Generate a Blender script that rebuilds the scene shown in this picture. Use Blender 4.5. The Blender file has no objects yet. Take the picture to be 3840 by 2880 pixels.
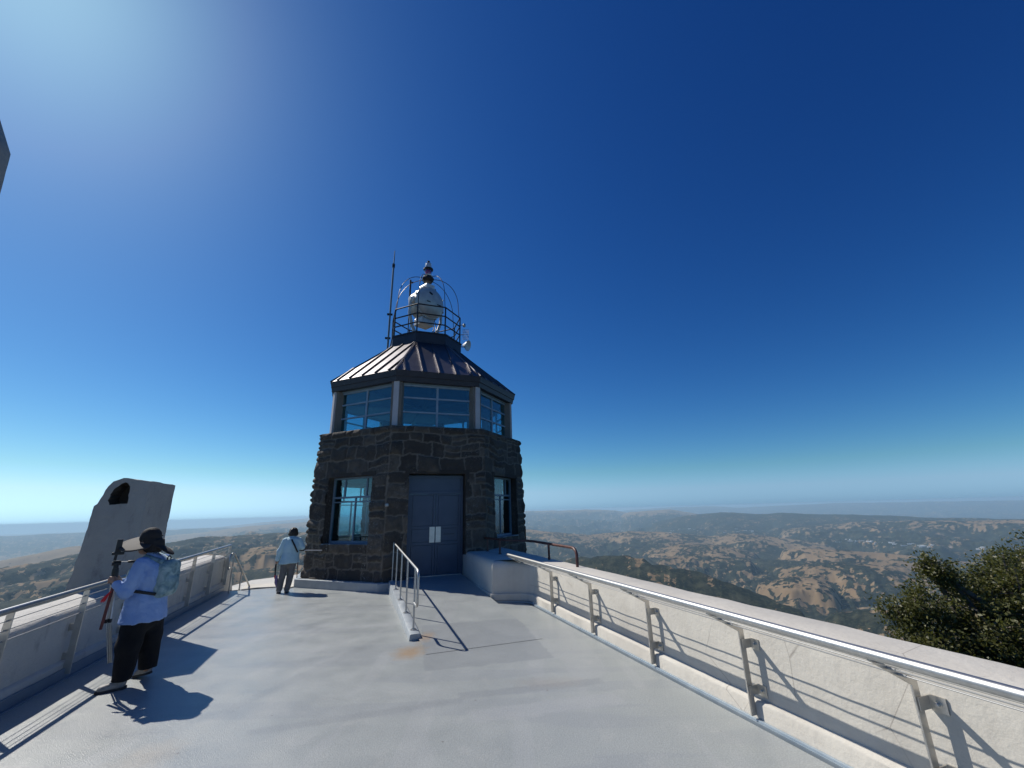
import bpy, math, random
import numpy as np
from mathutils import Vector, Matrix
R = math.radians
rng = np.random.default_rng(7)
random.seed(7)
scene = bpy.context.scene
COL = scene.collection

# ------------------------------------------------------------------ camera, sky, sun, exposure
EYE = 1.75
SUN_EL, SUN_AZ = 45.7, -59.6            # azimuth from +Y, positive to the right
cam = bpy.data.cameras.new("camera"); camo = bpy.data.objects.new("camera", cam); COL.objects.link(camo)
cam.sensor_fit = 'HORIZONTAL'; cam.sensor_width = 36.0; cam.lens = 36.0 * 1580 / 3840
cam.clip_start = 0.05; cam.clip_end = 200000
_p, _r = R(16.798), R(1.544)
_f = Vector((0, math.cos(_p), math.sin(_p))); _u = Vector((0, -math.sin(_p), math.cos(_p))); _x = Vector((1, 0, 0))
cx_ = _x * math.cos(_r) - _u * math.sin(_r); cu_ = _x * math.sin(_r) + _u * math.cos(_r)
camo.matrix_world = Matrix(((cx_.x, cu_.x, -_f.x, 0), (cx_.y, cu_.y, -_f.y, 0), (cx_.z, cu_.z, -_f.z, EYE), (0, 0, 0, 1)))
scene.camera = camo

world = bpy.data.worlds.new("World"); scene.world = world; world.use_nodes = True
wn = world.node_tree.nodes; wl = world.node_tree.links
bg = wn["Background"]; sky = wn.new("ShaderNodeTexSky")
sky.sky_type = 'NISHITA'; sky.sun_disc = False
sky.sun_elevation = R(SUN_EL); sky.sun_rotation = R(SUN_AZ)
sky.altitude = 1170; sky.air_density = 1.0; sky.dust_density = 1.0; sky.ozone_density = 1.5
hs = wn.new("ShaderNodeHueSaturation"); hs.inputs["Saturation"].default_value = 1.2
sep = wn.new("ShaderNodeSeparateColor"); com = wn.new("ShaderNodeCombineColor")
def _wm(op, x, y):
    m = wn.new("ShaderNodeMath"); m.operation = op
    for i, q in enumerate((x, y)):
        if hasattr(q, "is_linked"): wl.new(q, m.inputs[i])
        else: m.inputs[i].default_value = q
    return m.outputs[0]
SKY = 0.06
wl.new(sky.outputs[0], hs.inputs["Color"]); wl.new(hs.outputs[0], sep.inputs[0])
_r, _g, _b = sep.outputs[0], sep.outputs[1], sep.outputs[2]
_rm = _wm('MINIMUM', _r, _wm('MULTIPLY', _g, .84)); _bm = _wm('MAXIMUM', _b, _wm('MULTIPLY', _g, 1.18))      # thin mountain air: no yellow band
for i, (ch, gain, pw_) in enumerate(((_rm, 1.78, 1.58), (_g, 1.92, 1.38), (_bm, 1.70, 1.12))):                # deep polarised blue of a high summit
    wl.new(_wm('MULTIPLY', _wm('POWER', _wm('MULTIPLY', ch, SKY), pw_), gain / SKY), com.inputs[i])
wl.new(com.outputs[0], bg.inputs[0]); bg.inputs[1].default_value = SKY

sun = bpy.data.lights.new("sun", 'SUN'); sun.energy = 4.7; sun.angle = R(0.53); sun.color = (1.0, 0.95, 0.87)
suno = bpy.data.objects.new("sun", sun); COL.objects.link(suno)
_sd = Vector((math.sin(R(SUN_AZ)) * math.cos(R(SUN_EL)), math.cos(R(SUN_AZ)) * math.cos(R(SUN_EL)), math.sin(R(SUN_EL))))
suno.rotation_euler = _sd.to_track_quat('Z', 'Y').to_euler(); suno.location = _sd * 60

scene.view_settings.view_transform = 'Standard'; scene.view_settings.look = 'None'
scene.view_settings.exposure = 0.0; scene.view_settings.gamma = 1.0
scene.cycles.max_bounces = 8; scene.cycles.transparent_max_bounces = 16; scene.cycles.volume_bounces = 2
scene.cycles.use_denoising = True

# ------------------------------------------------------------------ helpers
class MB:
    """collects geometry, becomes ONE mesh object"""
    def __init__(s): s.v = []; s.f = []
    def add(s, vs, fs):
        n = len(s.v); s.v += [tuple(map(float, p)) for p in vs]; s.f += [tuple(i + n for i in q) for q in fs]; return s
    def frame_box(s, o, ax, ay, az, x0, x1, y0, y1, z0, z1):
        o, ax, ay, az = map(np.array, (o, ax, ay, az))
        P = [o + ax * x + ay * y + az * z for z in (z0, z1) for y in (y0, y1) for x in (x0, x1)]
        return s.add(P, [(0, 2, 3, 1), (4, 5, 7, 6), (0, 1, 5, 4), (2, 6, 7, 3), (0, 4, 6, 2), (1, 3, 7, 5)])
    def box(s, x0, x1, y0, y1, z0, z1): return s.frame_box((0, 0, 0), (1, 0, 0), (0, 1, 0), (0, 0, 1), x0, x1, y0, y1, z0, z1)
    def tube(s, pts, r, n=10, cap=True):
        pts = [np.array(p, float) for p in pts]; m = len(pts)
        rad = [r] * m if np.isscalar(r) else list(r)
        up = None; rings = []
        for i in range(m):
            a = pts[max(i - 1, 0)]; b = pts[min(i + 1, m - 1)]; t = b - a; t /= np.linalg.norm(t) + 1e-12
            if up is None: up = np.array([0, 0, 1.]) if abs(t[2]) < .9 else np.array([1., 0, 0])
            x = np.cross(up, t); x /= np.linalg.norm(x); y = np.cross(t, x); up = y
            rings.append([pts[i] + rad[i] * (x * math.cos(2 * math.pi * k / n) + y * math.sin(2 * math.pi * k / n)) for k in range(n)])
        vs = [p for q in rings for p in q]; fs = []
        for i in range(m - 1):
            for k in range(n): fs.append((i * n + k, i * n + (k + 1) % n, (i + 1) * n + (k + 1) % n, (i + 1) * n + k))
        if cap: fs.append(tuple(range(n - 1, -1, -1))); fs.append(tuple((m - 1) * n + k for k in range(n)))
        return s.add(vs, fs)
    def lathe(s, o, ax, prof, n=24, cap=True):
        """prof: (radius, distance along ax)"""
        o = np.array(o, float); ax = np.array(ax, float); ax /= np.linalg.norm(ax)
        x = np.cross(ax, (0, 0, 1.)); x = np.array([1., 0, 0]) if np.linalg.norm(x) < 1e-3 else x / np.linalg.norm(x); y = np.cross(ax, x)
        vs = []; fs = []; m = len(prof)
        for r, h in prof:
            for k in range(n): a = 2 * math.pi * k / n; vs.append(o + ax * h + r * (x * math.cos(a) + y * math.sin(a)))
        for i in range(m - 1):
            for k in range(n): fs.append((i * n + k, i * n + (k + 1) % n, (i + 1) * n + (k + 1) % n, (i + 1) * n + k))
        if cap: fs.append(tuple(range(n - 1, -1, -1))); fs.append(tuple((m - 1) * n + k for k in range(n)))
        return s.add(vs, fs)
    def prism(s, o, ax, ay, az, poly, h0, h1):
        """poly in (ax, ay), extruded along az"""
        o, ax, ay, az = map(lambda q: np.array(q, float), (o, ax, ay, az)); n = len(poly)
        vs = [o + ax * p[0] + ay * p[1] + az * h for h in (h0, h1) for p in poly]
        fs = [tuple(range(n - 1, -1, -1)), tuple(range(n, 2 * n))] + [(i, (i + 1) % n, n + (i + 1) % n, n + i) for i in range(n)]
        return s.add(vs, fs)
    def build(s, name, m, parent=None, smooth=None, bevel=0):
        me = bpy.data.meshes.new(name); me.from_pydata(s.v, [], s.f); me.validate(); me.update()
        return link(name, me, m, parent, smooth, bevel)

def fix_normals(me):
    import bmesh
    bm = bmesh.new(); bm.from_mesh(me); bmesh.ops.recalc_face_normals(bm, faces=bm.faces); bm.to_mesh(me); bm.free()

def link(name, me, m, parent=None, smooth=None, bevel=0, fix=True):
    if fix and len(me.polygons) < 60000: fix_normals(me)
    if m is not None: me.materials.append(m)
    o = bpy.data.objects.new(name, me); COL.objects.link(o)
    if parent is not None: o.parent = parent
    if smooth is not None:
        me.polygons.foreach_set("use_smooth", [True] * len(me.polygons))
        if smooth < 170: me.set_sharp_from_angle(angle=R(smooth))
    if bevel:
        b = o.modifiers.new("soft_edge", 'BEVEL'); b.width = bevel; b.segments = 2; b.limit_method = 'ANGLE'; b.angle_limit = R(40)
    return o

def tag(o, label=None, cat=None, group=None, kind=None):
    if label: o["label"] = label
    if cat: o["category"] = cat
    if group: o["group"] = group
    if kind: o["kind"] = kind
    return o
def empty(name, label, cat, loc=(0, 0, 0), group=None):
    """the thing's root: children keep world coordinates of the build (location stays at the origin of the place)"""
    o = bpy.data.objects.new(name, None); COL.objects.link(o); o.empty_display_size = .2
    o.location = loc
    return tag(o, label, cat, group)
def settle(root):
    """children were built in world coordinates: keep them there under a root that stands at the thing's base"""
    for ch in COL.objects:
        if ch.parent == root: ch.matrix_parent_inverse = Matrix.Translation(root.location).inverted()

# ------------------------------------------------------------------ materials
def mat(name, color=(.5, .5, .5), rough=.6, metal=0.0, **kw):
    m = bpy.data.materials.new(name); m.use_nodes = True
    b = m.node_tree.nodes["Principled BSDF"]
    b.inputs["Base Color"].default_value = (*color, 1); b.inputs["Roughness"].default_value = rough; b.inputs["Metallic"].default_value = metal
    for k, v in kw.items(): b.inputs[k].default_value = v
    return m
class NT:
    def __init__(s, m): s.n = m.node_tree.nodes; s.l = m.node_tree.links; s.b = s.n["Principled BSDF"]; s.c = s.n.new("ShaderNodeTexCoord")
    def noise(s, scale, detail=4, rough=.55, co=None, dist=0.0):
        t = s.n.new("ShaderNodeTexNoise"); t.inputs["Scale"].default_value = scale; t.inputs["Detail"].default_value = detail
        t.inputs["Roughness"].default_value = rough; t.inputs["Distortion"].default_value = dist
        s.l.new(co if co is not None else s.c.outputs["Object"], t.inputs["Vector"]); return t.outputs["Fac"]
    def voro(s, scale, co=None, feature='F1', out="Distance"):
        t = s.n.new("ShaderNodeTexVoronoi"); t.feature = feature; t.inputs["Scale"].default_value = scale
        s.l.new(co if co is not None else s.c.outputs["Object"], t.inputs["Vector"]); return t.outputs[out]
    def ramp(s, fac, stops):
        r = s.n.new("ShaderNodeValToRGB"); e = r.color_ramp.elements
        while len(e) < len(stops): e.new(.5)
        for k, (p, c) in enumerate(stops):
            e[k].position = p; e[k].color = (*c, 1) if not np.isscalar(c) else (c, c, c, 1)
        s.l.new(fac, r.inputs[0]); return r.outputs[0]
    def mix(s, fac, a, b, mode='MIX'):
        m = s.n.new("ShaderNodeMix"); m.data_type = 'RGBA'; m.blend_type = mode; m.clamp_factor = True
        for i, q in ((0, fac), (6, a), (7, b)):
            if hasattr(q, "is_linked"): s.l.new(q, m.inputs[i])
            elif np.isscalar(q): m.inputs[i].default_value = q if i == 0 else (q, q, q, 1)
            else: m.inputs[i].default_value = (*q, 1)
        return m.outputs[2]
    def math(s, op, a, b=0.0, clamp=False):
        m = s.n.new("ShaderNodeMath"); m.operation = op; m.use_clamp = clamp
        for i, q in enumerate((a, b)):
            if hasattr(q, "is_linked"): s.l.new(q, m.inputs[i])
            else: m.inputs[i].default_value = q
        return m.outputs[0]
    def attr(s, name):
        a = s.n.new("ShaderNodeAttribute"); a.attribute_name = name; return a.outputs["Fac"]
    def mapping(s, scale=(1, 1, 1), rot=(0, 0, 0), loc=(0, 0, 0)):
        m = s.n.new("ShaderNodeMapping"); m.inputs["Scale"].default_value = scale; m.inputs["Rotation"].default_value = rot; m.inputs["Location"].default_value = loc
        s.l.new(s.c.outputs["Object"], m.inputs["Vector"]); return m.outputs[0]
    def color(s, o): s.l.new(o, s.b.inputs["Base Color"])
    def rough(s, o): s.l.new(o, s.b.inputs["Roughness"])
    def bump(s, h, strength=.3, dist=.02):
        b = s.n.new("ShaderNodeBump"); b.inputs["Strength"].default_value = strength; b.inputs["Distance"].default_value = dist
        s.l.new(h, b.inputs["Height"])
        s.l.new(b.outputs[0], s.b.inputs["Normal"]); return b

def mat_noise(name, c1, c2, scale, rough=.7, metal=0, bump=0, bdist=.01, bscale=None, detail=5):
    m = mat(name, c1, rough, metal); t = NT(m)
    n = t.noise(scale, detail); t.color(t.ramp(n, [(.3, c1), (.7, c2)]))
    if bump: t.bump(t.noise(bscale or scale * 4, 5, .6), bump, bdist)
    return m

# deck: grey-blue deck paint, rolled on in strips, gritty, scuffed
DECK_DIR = math.atan2(.327, .945)
def deck_mat():
    m = mat("deck_paint", (.4, .43, .45), .45); t = NT(m)
    big = t.noise(.55, 4, .6); mid = t.noise(3.5, 6, .65); fine = t.noise(42, 3, .7)
    strip = t.noise(1.0, 3, .5, t.mapping((.28, 1.9, 1), (0, 0, -.25)))
    strip2 = t.noise(1.0, 2, .5, t.mapping((2.2, .35, 1), (0, 0, .35), (3, 5, 0)))
    c = t.ramp(big, [(.35, (.316, .338, .332)), (.65, (.350, .370, .360))])
    c = t.mix(t.math('MULTIPLY', t.ramp(strip, [(.52, 0.0), (.555, 1.0)]), .55), c, (.295, .315, .322))
    c = t.mix(t.math('MULTIPLY', t.ramp(strip2, [(.55, 0.0), (.58, 1.0)]), .3), c, (.385, .398, .398))
    c = t.mix(t.math('MULTIPLY', t.ramp(mid, [(.55, 0.0), (.8, 1.0)]), .5), c, (.44, .44, .42))
    # rust stain where the end of the curb meets the deck
    co = t.c.outputs["Object"]; sx = t.n.new("ShaderNodeSeparateXYZ"); t.l.new(co, sx.inputs[0])
    def spot(x, y, rx, ry, col, c, k=1.0):
        dx = t.math('DIVIDE', t.math('SUBTRACT', sx.outputs[0], x), rx); dy = t.math('DIVIDE', t.math('SUBTRACT', sx.outputs[1], y), ry)
        d = t.math('SQRT', t.math('ADD', t.math('MULTIPLY', dx, dx), t.math('MULTIPLY', dy, dy)))
        d = t.math('ADD', d, t.math('MULTIPLY', t.math('SUBTRACT', t.noise(9, 5, .7), .5), 1.3))
        return t.mix(t.math('MULTIPLY', t.ramp(d, [(.25, 1.0), (1.0, 0.0)]), k), c, col)
    # a repainted rectangle before the curb and roller strips across the deck
    def strip_mask(x, y, ang, hx, hy, soft=.03):
        ca, sa = math.cos(ang), math.sin(ang); X_ = t.math('SUBTRACT', sx.outputs[0], x); Y_ = t.math('SUBTRACT', sx.outputs[1], y)
        uu = t.math('ABSOLUTE', t.math('ADD', t.math('MULTIPLY', X_, ca), t.math('MULTIPLY', Y_, sa))); vv = t.math('ABSOLUTE', t.math('SUBTRACT', t.math('MULTIPLY', Y_, ca), t.math('MULTIPLY', X_, sa)))
        wob = t.math('MULTIPLY', t.math('SUBTRACT', t.noise(5, 4, .6), .5), .14)
        e1 = t.math('DIVIDE', t.math('SUBTRACT', t.math('ADD', hx, wob), uu), soft, True); e2 = t.math('DIVIDE', t.math('SUBTRACT', t.math('ADD', hy, wob), vv), soft, True)
        return t.math('MULTIPLY', e1, e2)
    dk = (.272, .290, .296); lt = (.37, .385, .385)
    c = t.mix(t.math('MULTIPLY', strip_mask(-.55, 6.75, -.33 + .55, .80, .98, .02), .75), c, dk)
    c = t.mix(t.math('MULTIPLY', strip_mask(-1.45, 4.55, .30, .95, .09, .05), .6), c, dk)
    c = t.mix(t.math('MULTIPLY', strip_mask(.12, 5.06, .19, .78, .10, .04), .7), c, dk)
    c = t.mix(t.math('MULTIPLY', strip_mask(.25, 4.62, .22, .75, .16, .06), .6), c, lt)
    c = t.mix(t.math('MULTIPLY', strip_mask(-3.2, 7.6, .25, 1.1, .12, .06), .5), c, lt)
    c = t.mix(t.math('MULTIPLY', strip_mask(-4.6, 9.9, .05, 1.6, .05, .03), .6), c, lt)
    c = t.mix(t.math('MULTIPLY', strip_mask(-2.4, 5.9, 1.25, 1.3, .11, .06), .35), c, dk)
    c = spot(-1.45, 6.35, .26, .36, (.36, .24, .13), c, .75)
    c = spot(-1.36, 6.95, .16, .3, (.38, .26, .16), c, .6)
    c = spot(-2.9, 3.95, .28, .3, (.36, .31, .24), c, .4)
    c = spot(.3, 5.2, .5, .2, (.30, .27, .24), c, .35)
    speck = t.voro(3.1); c = t.mix(t.ramp(speck, [(.028, .8), (.04, 0.0)]), c, (.16, .15, .14))
    c = t.mix(1.0, c, t.ramp(t.noise(70, 2, .7), [(.35, .86), (.65, 1.1)]), 'MULTIPLY')
    t.color(c)
    t.rough(t.ramp(t.noise(2.2, 4), [(.3, .30), (.7, .46)]))
    h = t.math('ADD', t.math('MULTIPLY', t.noise(120, 2, .6), .9), t.math('MULTIPLY', t.noise(48, 2), .35))
    t.bump(h, .5, .008)
    return m
M = {}
M['deck'] = deck_mat()
M['curb'] = mat_noise("curb_paint", (.30, .335, .36), (.40, .43, .44), 5, .5, 0, .3, .01, 60)
def white_wall_mat():
    m = mat("white_wall_paint", (.74, .70, .63), .75); t = NT(m)
    c = t.ramp(t.noise(1.3, 6, .62), [(.3, (.50, .468, .41)), (.6, (.60, .565, .495))])
    streak = t.noise(1.0, 5, .65, t.mapping((9, 9, .7)))
    c = t.mix(t.math('MULTIPLY', t.ramp(streak, [(.5, 0.0), (.8, 1.0)]), .35), c, (.46, .42, .36))
    chip = t.noise(14, 6, .7); c = t.mix(t.ramp(chip, [(.66, 0.0), (.72, .7)]), c, (.50, .47, .42))
    crack = t.voro(1.6, None, 'DISTANCE_TO_EDGE'); cm = t.math('MULTIPLY', t.ramp(crack, [(.0, 1.0), (.006, 0.0)]), t.ramp(t.noise(.9, 3), [(.52, 0.0), (.6, .8)]))
    c = t.mix(cm, c, (.25, .22, .19))
    t.color(c)
    h = t.math('ADD', t.noise(26, 6, .65), t.math('MULTIPLY', t.noise(7, 4), 1.4))
    t.bump(h, .28, .02); return m
M['white_wall'] = white_wall_mat()
def old_concrete(name, a, b, dark, k=.6):
    m = mat(name, a, .85); t = NT(m)
    c = t.ramp(t.noise(1.7, 6, .65), [(.3, a), (.7, b)])
    st = t.noise(3.2, 6, .7, t.mapping((1.6, 1.6, .8))); c = t.mix(t.math('MULTIPLY', t.ramp(st, [(.56, 0.0), (.7, 1.0)]), k), c, dark)
    t.color(c); t.bump(t.math('ADD', t.noise(30, 6, .7), t.math('MULTIPLY', t.noise(6, 4), 1.5)), .6, .025); return m
M['grey_wall'] = old_concrete("weathered_white_wall", (.50, .485, .45), (.60, .58, .53), (.27, .26, .25), .55)
M['pylon'] = old_concrete("pylon_concrete", (.33, .315, .29), (.41, .395, .365), (.21, .20, .19), .7)
M['hole'] = old_concrete("hole_lining", (.045, .038, .03), (.07, .06, .05), (.03, .025, .025), .6)  # lining of the hole, much darker than the pylon concrete
M['flash'] = mat_noise("blue_grey_flashing", (.14, .19, .25), (.20, .25, .30), 3, .45)
M['gutter'] = mat_noise("gutter_metal", (.30, .37, .43), (.42, .48, .52), 6, .35, .3)
M['steel'] = mat_noise("brushed_steel", (.43, .43, .42), (.53, .53, .52), 30, .45, 1.0)
M['steel_plate'] = mat_noise("dull_steel_plate", (.52, .50, .46), (.66, .63, .58), 9, .36, .9)
M['cable'] = mat("steel_cable", (.36, .36, .35), .55, .3)
M['black'] = mat("black_fitting", (.012, .012, .013), .45)
M['rust_pipe'] = mat_noise("brown_painted_pipe", (.055, .022, .018), (.14, .055, .04), 9, .45, .0, .2, .004, 40)
def stone_mat():
    m = mat("dark_sandstone", (.07, .06, .05), .9); t = NT(m)
    tone = t.attr("tone"); mo = t.attr("mortar")
    c = t.ramp(tone, [(0, (.046, .038, .031)), (.5, (.082, .068, .054)), (1, (.145, .120, .094))])
    c = t.mix(t.math('MULTIPLY', t.ramp(t.noise(4, 6, .65), [(.42, 0.0), (.62, 1.0)]), .65), c, (.055, .043, .034))
    c = t.mix(t.math('MULTIPLY', t.ramp(t.noise(2.4, 4, .6), [(.55, 0.0), (.75, 1.0)]), .45), c, (.20, .16, .115))
    lich = t.math('MULTIPLY', t.ramp(t.noise(24, 5, .8), [(.57, 0.0), (.64, 1.0)]), t.ramp(t.noise(1.0, 4, .6, t.mapping((1.1, 1.1, .5))), [(.48, 0.0), (.66, 1.0)]))
    c = t.mix(t.math('MULTIPLY', lich, .85), c, (.46, .44, .40))
    c = t.mix(mo, c, t.ramp(t.noise(7, 4), [(.3, (.16, .135, .105)), (.7, (.23, .195, .155))]))
    t.color(c); t.bump(t.math('ADD', t.noise(24, 6, .7), t.noise(75, 3, .6)), .7, .03); return m
M['stone'] = stone_mat()
M['door'] = mat_noise("slate_blue_door_paint", (.050, .074, .118), (.070, .098, .148), 2.2, .42, 0, .08, .004, 60)
M['frame'] = mat_noise("slate_blue_frame_paint", (.13, .19, .25), (.18, .25, .31), 5, .5)
M['lframe'] = mat_noise("lantern_frame_paint", (.22, .30, .38), (.30, .38, .45), 5, .5)
M['plate'] = mat_noise("push_plate_steel", (.60, .57, .52), (.72, .69, .63), 12, .4, .6)
M['plaster'] = mat_noise("room_plaster", (.35, .38, .38), (.42, .44, .44), 3, .8)
M['room_dark'] = mat_noise("room_floor", (.07, .075, .08), (.10, .10, .10), 3, .6)
M['ceiling'] = mat_noise("lantern_ceiling_paint", (.20, .27, .31), (.25, .32, .36), 2, .7)
M['column'] = old_concrete("lantern_column_concrete", (.17, .15, .125), (.24, .21, .175), (.09, .08, .07), .6)
M['board'] = mat_noise("pale_pilaster_board", (.50, .46, .45), (.58, .54, .52), 4, .6)
def glass_mat(name, tint, refl=.12):
    m = bpy.data.materials.new(name); m.use_nodes = True; n = m.node_tree.nodes; l = m.node_tree.links
    n.remove(n["Principled BSDF"]); out = n["Material Output"]
    tr = n.new("ShaderNodeBsdfTransparent"); tr.inputs[0].default_value = (*tint, 1)
    gl = n.new("ShaderNodeBsdfGlossy"); gl.inputs["Roughness"].default_value = .02; gl.inputs[0].default_value = (.9, .95, 1, 1)
    fr = n.new("ShaderNodeLayerWeight"); pw = n.new("ShaderNodeMath"); pw.operation = 'POWER'; pw.inputs[1].default_value = 4.0; l.new(fr.outputs["Facing"], pw.inputs[0])
    mm = n.new("ShaderNodeMath"); mm.operation = 'MULTIPLY_ADD'; mm.inputs[1].default_value = .6; mm.inputs[2].default_value = refl; l.new(pw.outputs[0], mm.inputs[0])
    mx = n.new("ShaderNodeMixShader"); l.new(mm.outputs[0], mx.inputs[0]); l.new(tr.outputs[0], mx.inputs[1]); l.new(gl.outputs[0], mx.inputs[2])
    l.new(mx.outputs[0], out.inputs[0]); return m
M['glass'] = glass_mat("tinted_window_glass", (.62, .82, .86), .08)
M['lens'] = glass_mat("clear_lens_glass", (.92, .94, .95), .16)
def roof_mat():
    m = mat("dark_metal_roof", (.05, .04, .045), .34, 1.0); t = NT(m)
    n = t.noise(2.5, 5, .6); t.color(t.ramp(n, [(.3, (.155, .145, .15)), (.7, (.205, .192, .198))]))
    t.rough(t.ramp(t.noise(3.3, 5, .6), [(.3, .40), (.7, .50)])); t.bump(t.noise(2.0, 3), .12, .03); return m
M['roof'] = roof_mat()
M['roof_trim'] = mat_noise("dark_fascia_metal", (.030, .024, .030), (.045, .037, .043), 4, .42, .2)
M['roof_dark'] = mat("black_railing_paint", (.018, .014, .017), .45)
M['silver'] = mat_noise("aluminium_paint", (.42, .42, .41), (.54, .54, .52), 6, .42, .25)
M['white_metal'] = mat_noise("white_enamel", (.62, .62, .60), (.70, .70, .68), 6, .35, .1)
M['red'] = mat("red_lens_core", (.45, .02, .03), .3)
M['green_pole'] = mat("grey_green_pole", (.16, .21, .22), .45, .4)
M['grey_metal'] = mat("grey_metal", (.35, .36, .36), .4, .7)

# ------------------------------------------------------------------ frames of the walkway
DR = np.array([-.327, .945, 0]); DN = np.array([.945, .327, 0]); UP = np.array([0, 0, 1.])
PR = np.array([3.427, 0, 0]); PL = np.array([-3.375, 0, 0]); NL = -DN
def wr(t, o, z): return PR + DR * t + DN * o + UP * z      # right wall: t along, o outward
def wlf(t, o, z): return PL + DR * t + NL * o + UP * z     # left wall

def wlz(t, o, z): return wlf(t, o, z + .017 * (t - 6) * min(max(z, 0) / .75, 1.1))      # the left parapet climbs a little
# ------------------------------------------------------------------ deck and ramp (ground)
TC = np.array([-3.157, 14.478, 0.]); TROT = R(20.61)
def tdir(a): return np.array([math.sin(a), -math.cos(a), 0])
def fdir(k): a = TROT + k * math.pi / 4; return tdir(a), np.array([math.cos(a), math.sin(a), 0])
def tv(k, r, z): a = TROT + k * math.pi / 4; return TC + tdir(a) * r + UP * z      # k = -.5, .5 ... are corners

d = MB(); vs = []; fs = []
TS = list(np.arange(-6, 9.61, .6)) + [9.66, 9.86, 10.0, 10.06, 10.6, 11.4, 12.2, 13.6]
def deck_right(t): return np.interp(t, [9.66, 9.86, 10.0, 10.06], [-.04, -.14, -.42, -.70])
for t in TS: vs += [wlf(min(t, 12.35), .02, 0), wlf(min(t, 12.35), .02, 0) * .5 + wr(t, deck_right(t), 0) * .5, wr(t, deck_right(t), 0)]
for i in range(len(TS) - 1):
    for k in (0, 1): fs.append((3 * i + k, 3 * i + k + 1, 3 * i + k + 4, 3 * i + k + 3))
d.add(vs, fs)
q0 = len(d.v); d.v += [tuple(p) for p in (wlf(12.35, .02, 0), (-7.0, 11.75, 0), (-7.3, 12.55, 0), tv(-1.5, 3.1, 0), TC, wr(13.6, -.70, 0))]
d.f += [(q0, q0 + 4, q0 + 1), (q0 + 1, q0 + 4, q0 + 3), (q0 + 1, q0 + 3, q0 + 2), (q0, q0 + 5, q0 + 4)]
tag(d.build("deck", M['deck']), kind="structure")
# slab under everything (roof of the building we stand on)
d = MB(); slab = [wr(-7, .62, 0), wr(14.0, .62, 0), TC + np.array([3.6, 3, 0]), TC + np.array([-2, 4, 0]), np.array([-8.4, 14.5, 0]), wlf(12.6, .8, 0), wlf(-7, .8, 0)]
d.prism((0, 0, 0), (1, 0, 0), (0, 1, 0), (0, 0, 1), [(p[0], p[1]) for p in slab], -7.0, -.125)
tag(d.build("terrace_base", M['grey_wall']), kind="structure")

# ramp: rises from the deck to the door sill, between the curb and the right-hand block
RC0 = np.array([-1.50, 6.88, 0]); RC1 = np.array([-3.02, 11.05, 0])      # curb line (middle) near end, far end
def ramp_z(t):  # t = 0 at the near end of the curb, 1 at the door
    return .004 + .21 * max(0, min(1, t)) ** 1.15
cdir = (RC1 - RC0) / np.linalg.norm(RC1 - RC0); cperp = np.array([cdir[1], -cdir[0], 0])
rl_ = np.linalg.norm(RC1 - RC0)
d = MB(); N = 24; vs = []; fs = []
for i in range(N + 1):
    t = -.16 + 1.36 * i / N; base = RC0 + cdir * rl_ * t
    rt = np.array([wr(8.0 + 5.2 * (t + .16) / 1.36, -.66, 0)])[0]
    z = ramp_z((t + .16) / 1.16) + (0 if i else 0)
    # right end of each row follows the deck out to the block face / gutter line
    L_ = base + cperp * .05
    span = np.dot(wr(0, -.69, 0) - L_, cperp) / np.dot(DN, DN)
    k = 0
    # intersect row with the line o=-.70 of the right wall frame
    o_ = np.dot(L_ - PR, DN); s_ = (-.70 - o_) / np.dot(cperp, DN)
    vs += [L_ + UP * z, L_ + cperp * s_ + UP * z]
for i in range(N): fs.append((2 * i, 2 * i + 1, 2 * i + 3, 2 * i + 2))
d.add(vs, fs); tag(d.build("ramp", M['deck'], smooth=180), kind="structure")
# sill area in front of the door
# curb
d = MB(); vs = []; fs = []; sec = [(-.085, 0), (-.075, 1), (-.062, 1.12), (.062, 1.12), (.075, 1), (.085, 0)]
for i in range(13):
    t = i / 12; b = RC0 + cdir * rl_ * t; ht = .075 + .13 * t
    for (o, hh) in sec: vs.append(b + cperp * o + UP * (ht * hh if hh else -.01))
for i in range(12):
    for k in range(5): fs.append((i * 6 + k, i * 6 + k + 1, (i + 1) * 6 + k + 1, (i + 1) * 6 + k))
fs += [tuple(range(5, -1, -1)), tuple(72 + k for k in range(6))]
d.add(vs, fs); tag(d.build("curb", M['curb'], smooth=50), kind="structure")

# ------------------------------------------------------------------ parapet walls
def wall_profile(sgn, top=.775, outer=.55, lean=0.0):
    """(o, z) section: plinth foot, face, rounded inner edge, top, outer face"""
    return [(.03, -.12), (.03, .135), (.045, .155), (.085, .17), (.085, top - .06), (.093, top - .025), (.115, top - .006), (.15, top), (outer - .05, top + .012), (outer - .01, top - .003), (outer, top - .05), (outer, -7.0)]
def extrude_profile(fn, prof, ts, wob=0.006, seed=1):
    vs = []; fs = []; n = len(prof); g = np.random.default_rng(seed)
    for t in ts:
        for (o, z) in prof:
            w = g.normal(0, wob, 2) if -.1 < z else (0, 0)
            vs.append(fn(t, o + w[0] * .6, z + w[1] * .6))
    m = len(ts)
    for i in range(m - 1):
        for k in range(n - 1): fs.append((i * n + k, i * n + k + 1, (i + 1) * n + k + 1, (i + 1) * n + k))
    fs += [tuple(range(n - 1, -1, -1)), tuple((m - 1) * n + k for k in range(n))]
    return vs, fs
rw = empty("parapet_wall", "sunlit white parapet wall running along the right of the deck", "wall", tuple(wr(5, .3, 0)))
d = MB(); d.add(*extrude_profile(wr, wall_profile(1), np.arange(-6, 13.41, .3), .005, 3)); d.build("wall_body", M['white_wall'], rw, smooth=35)
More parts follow.
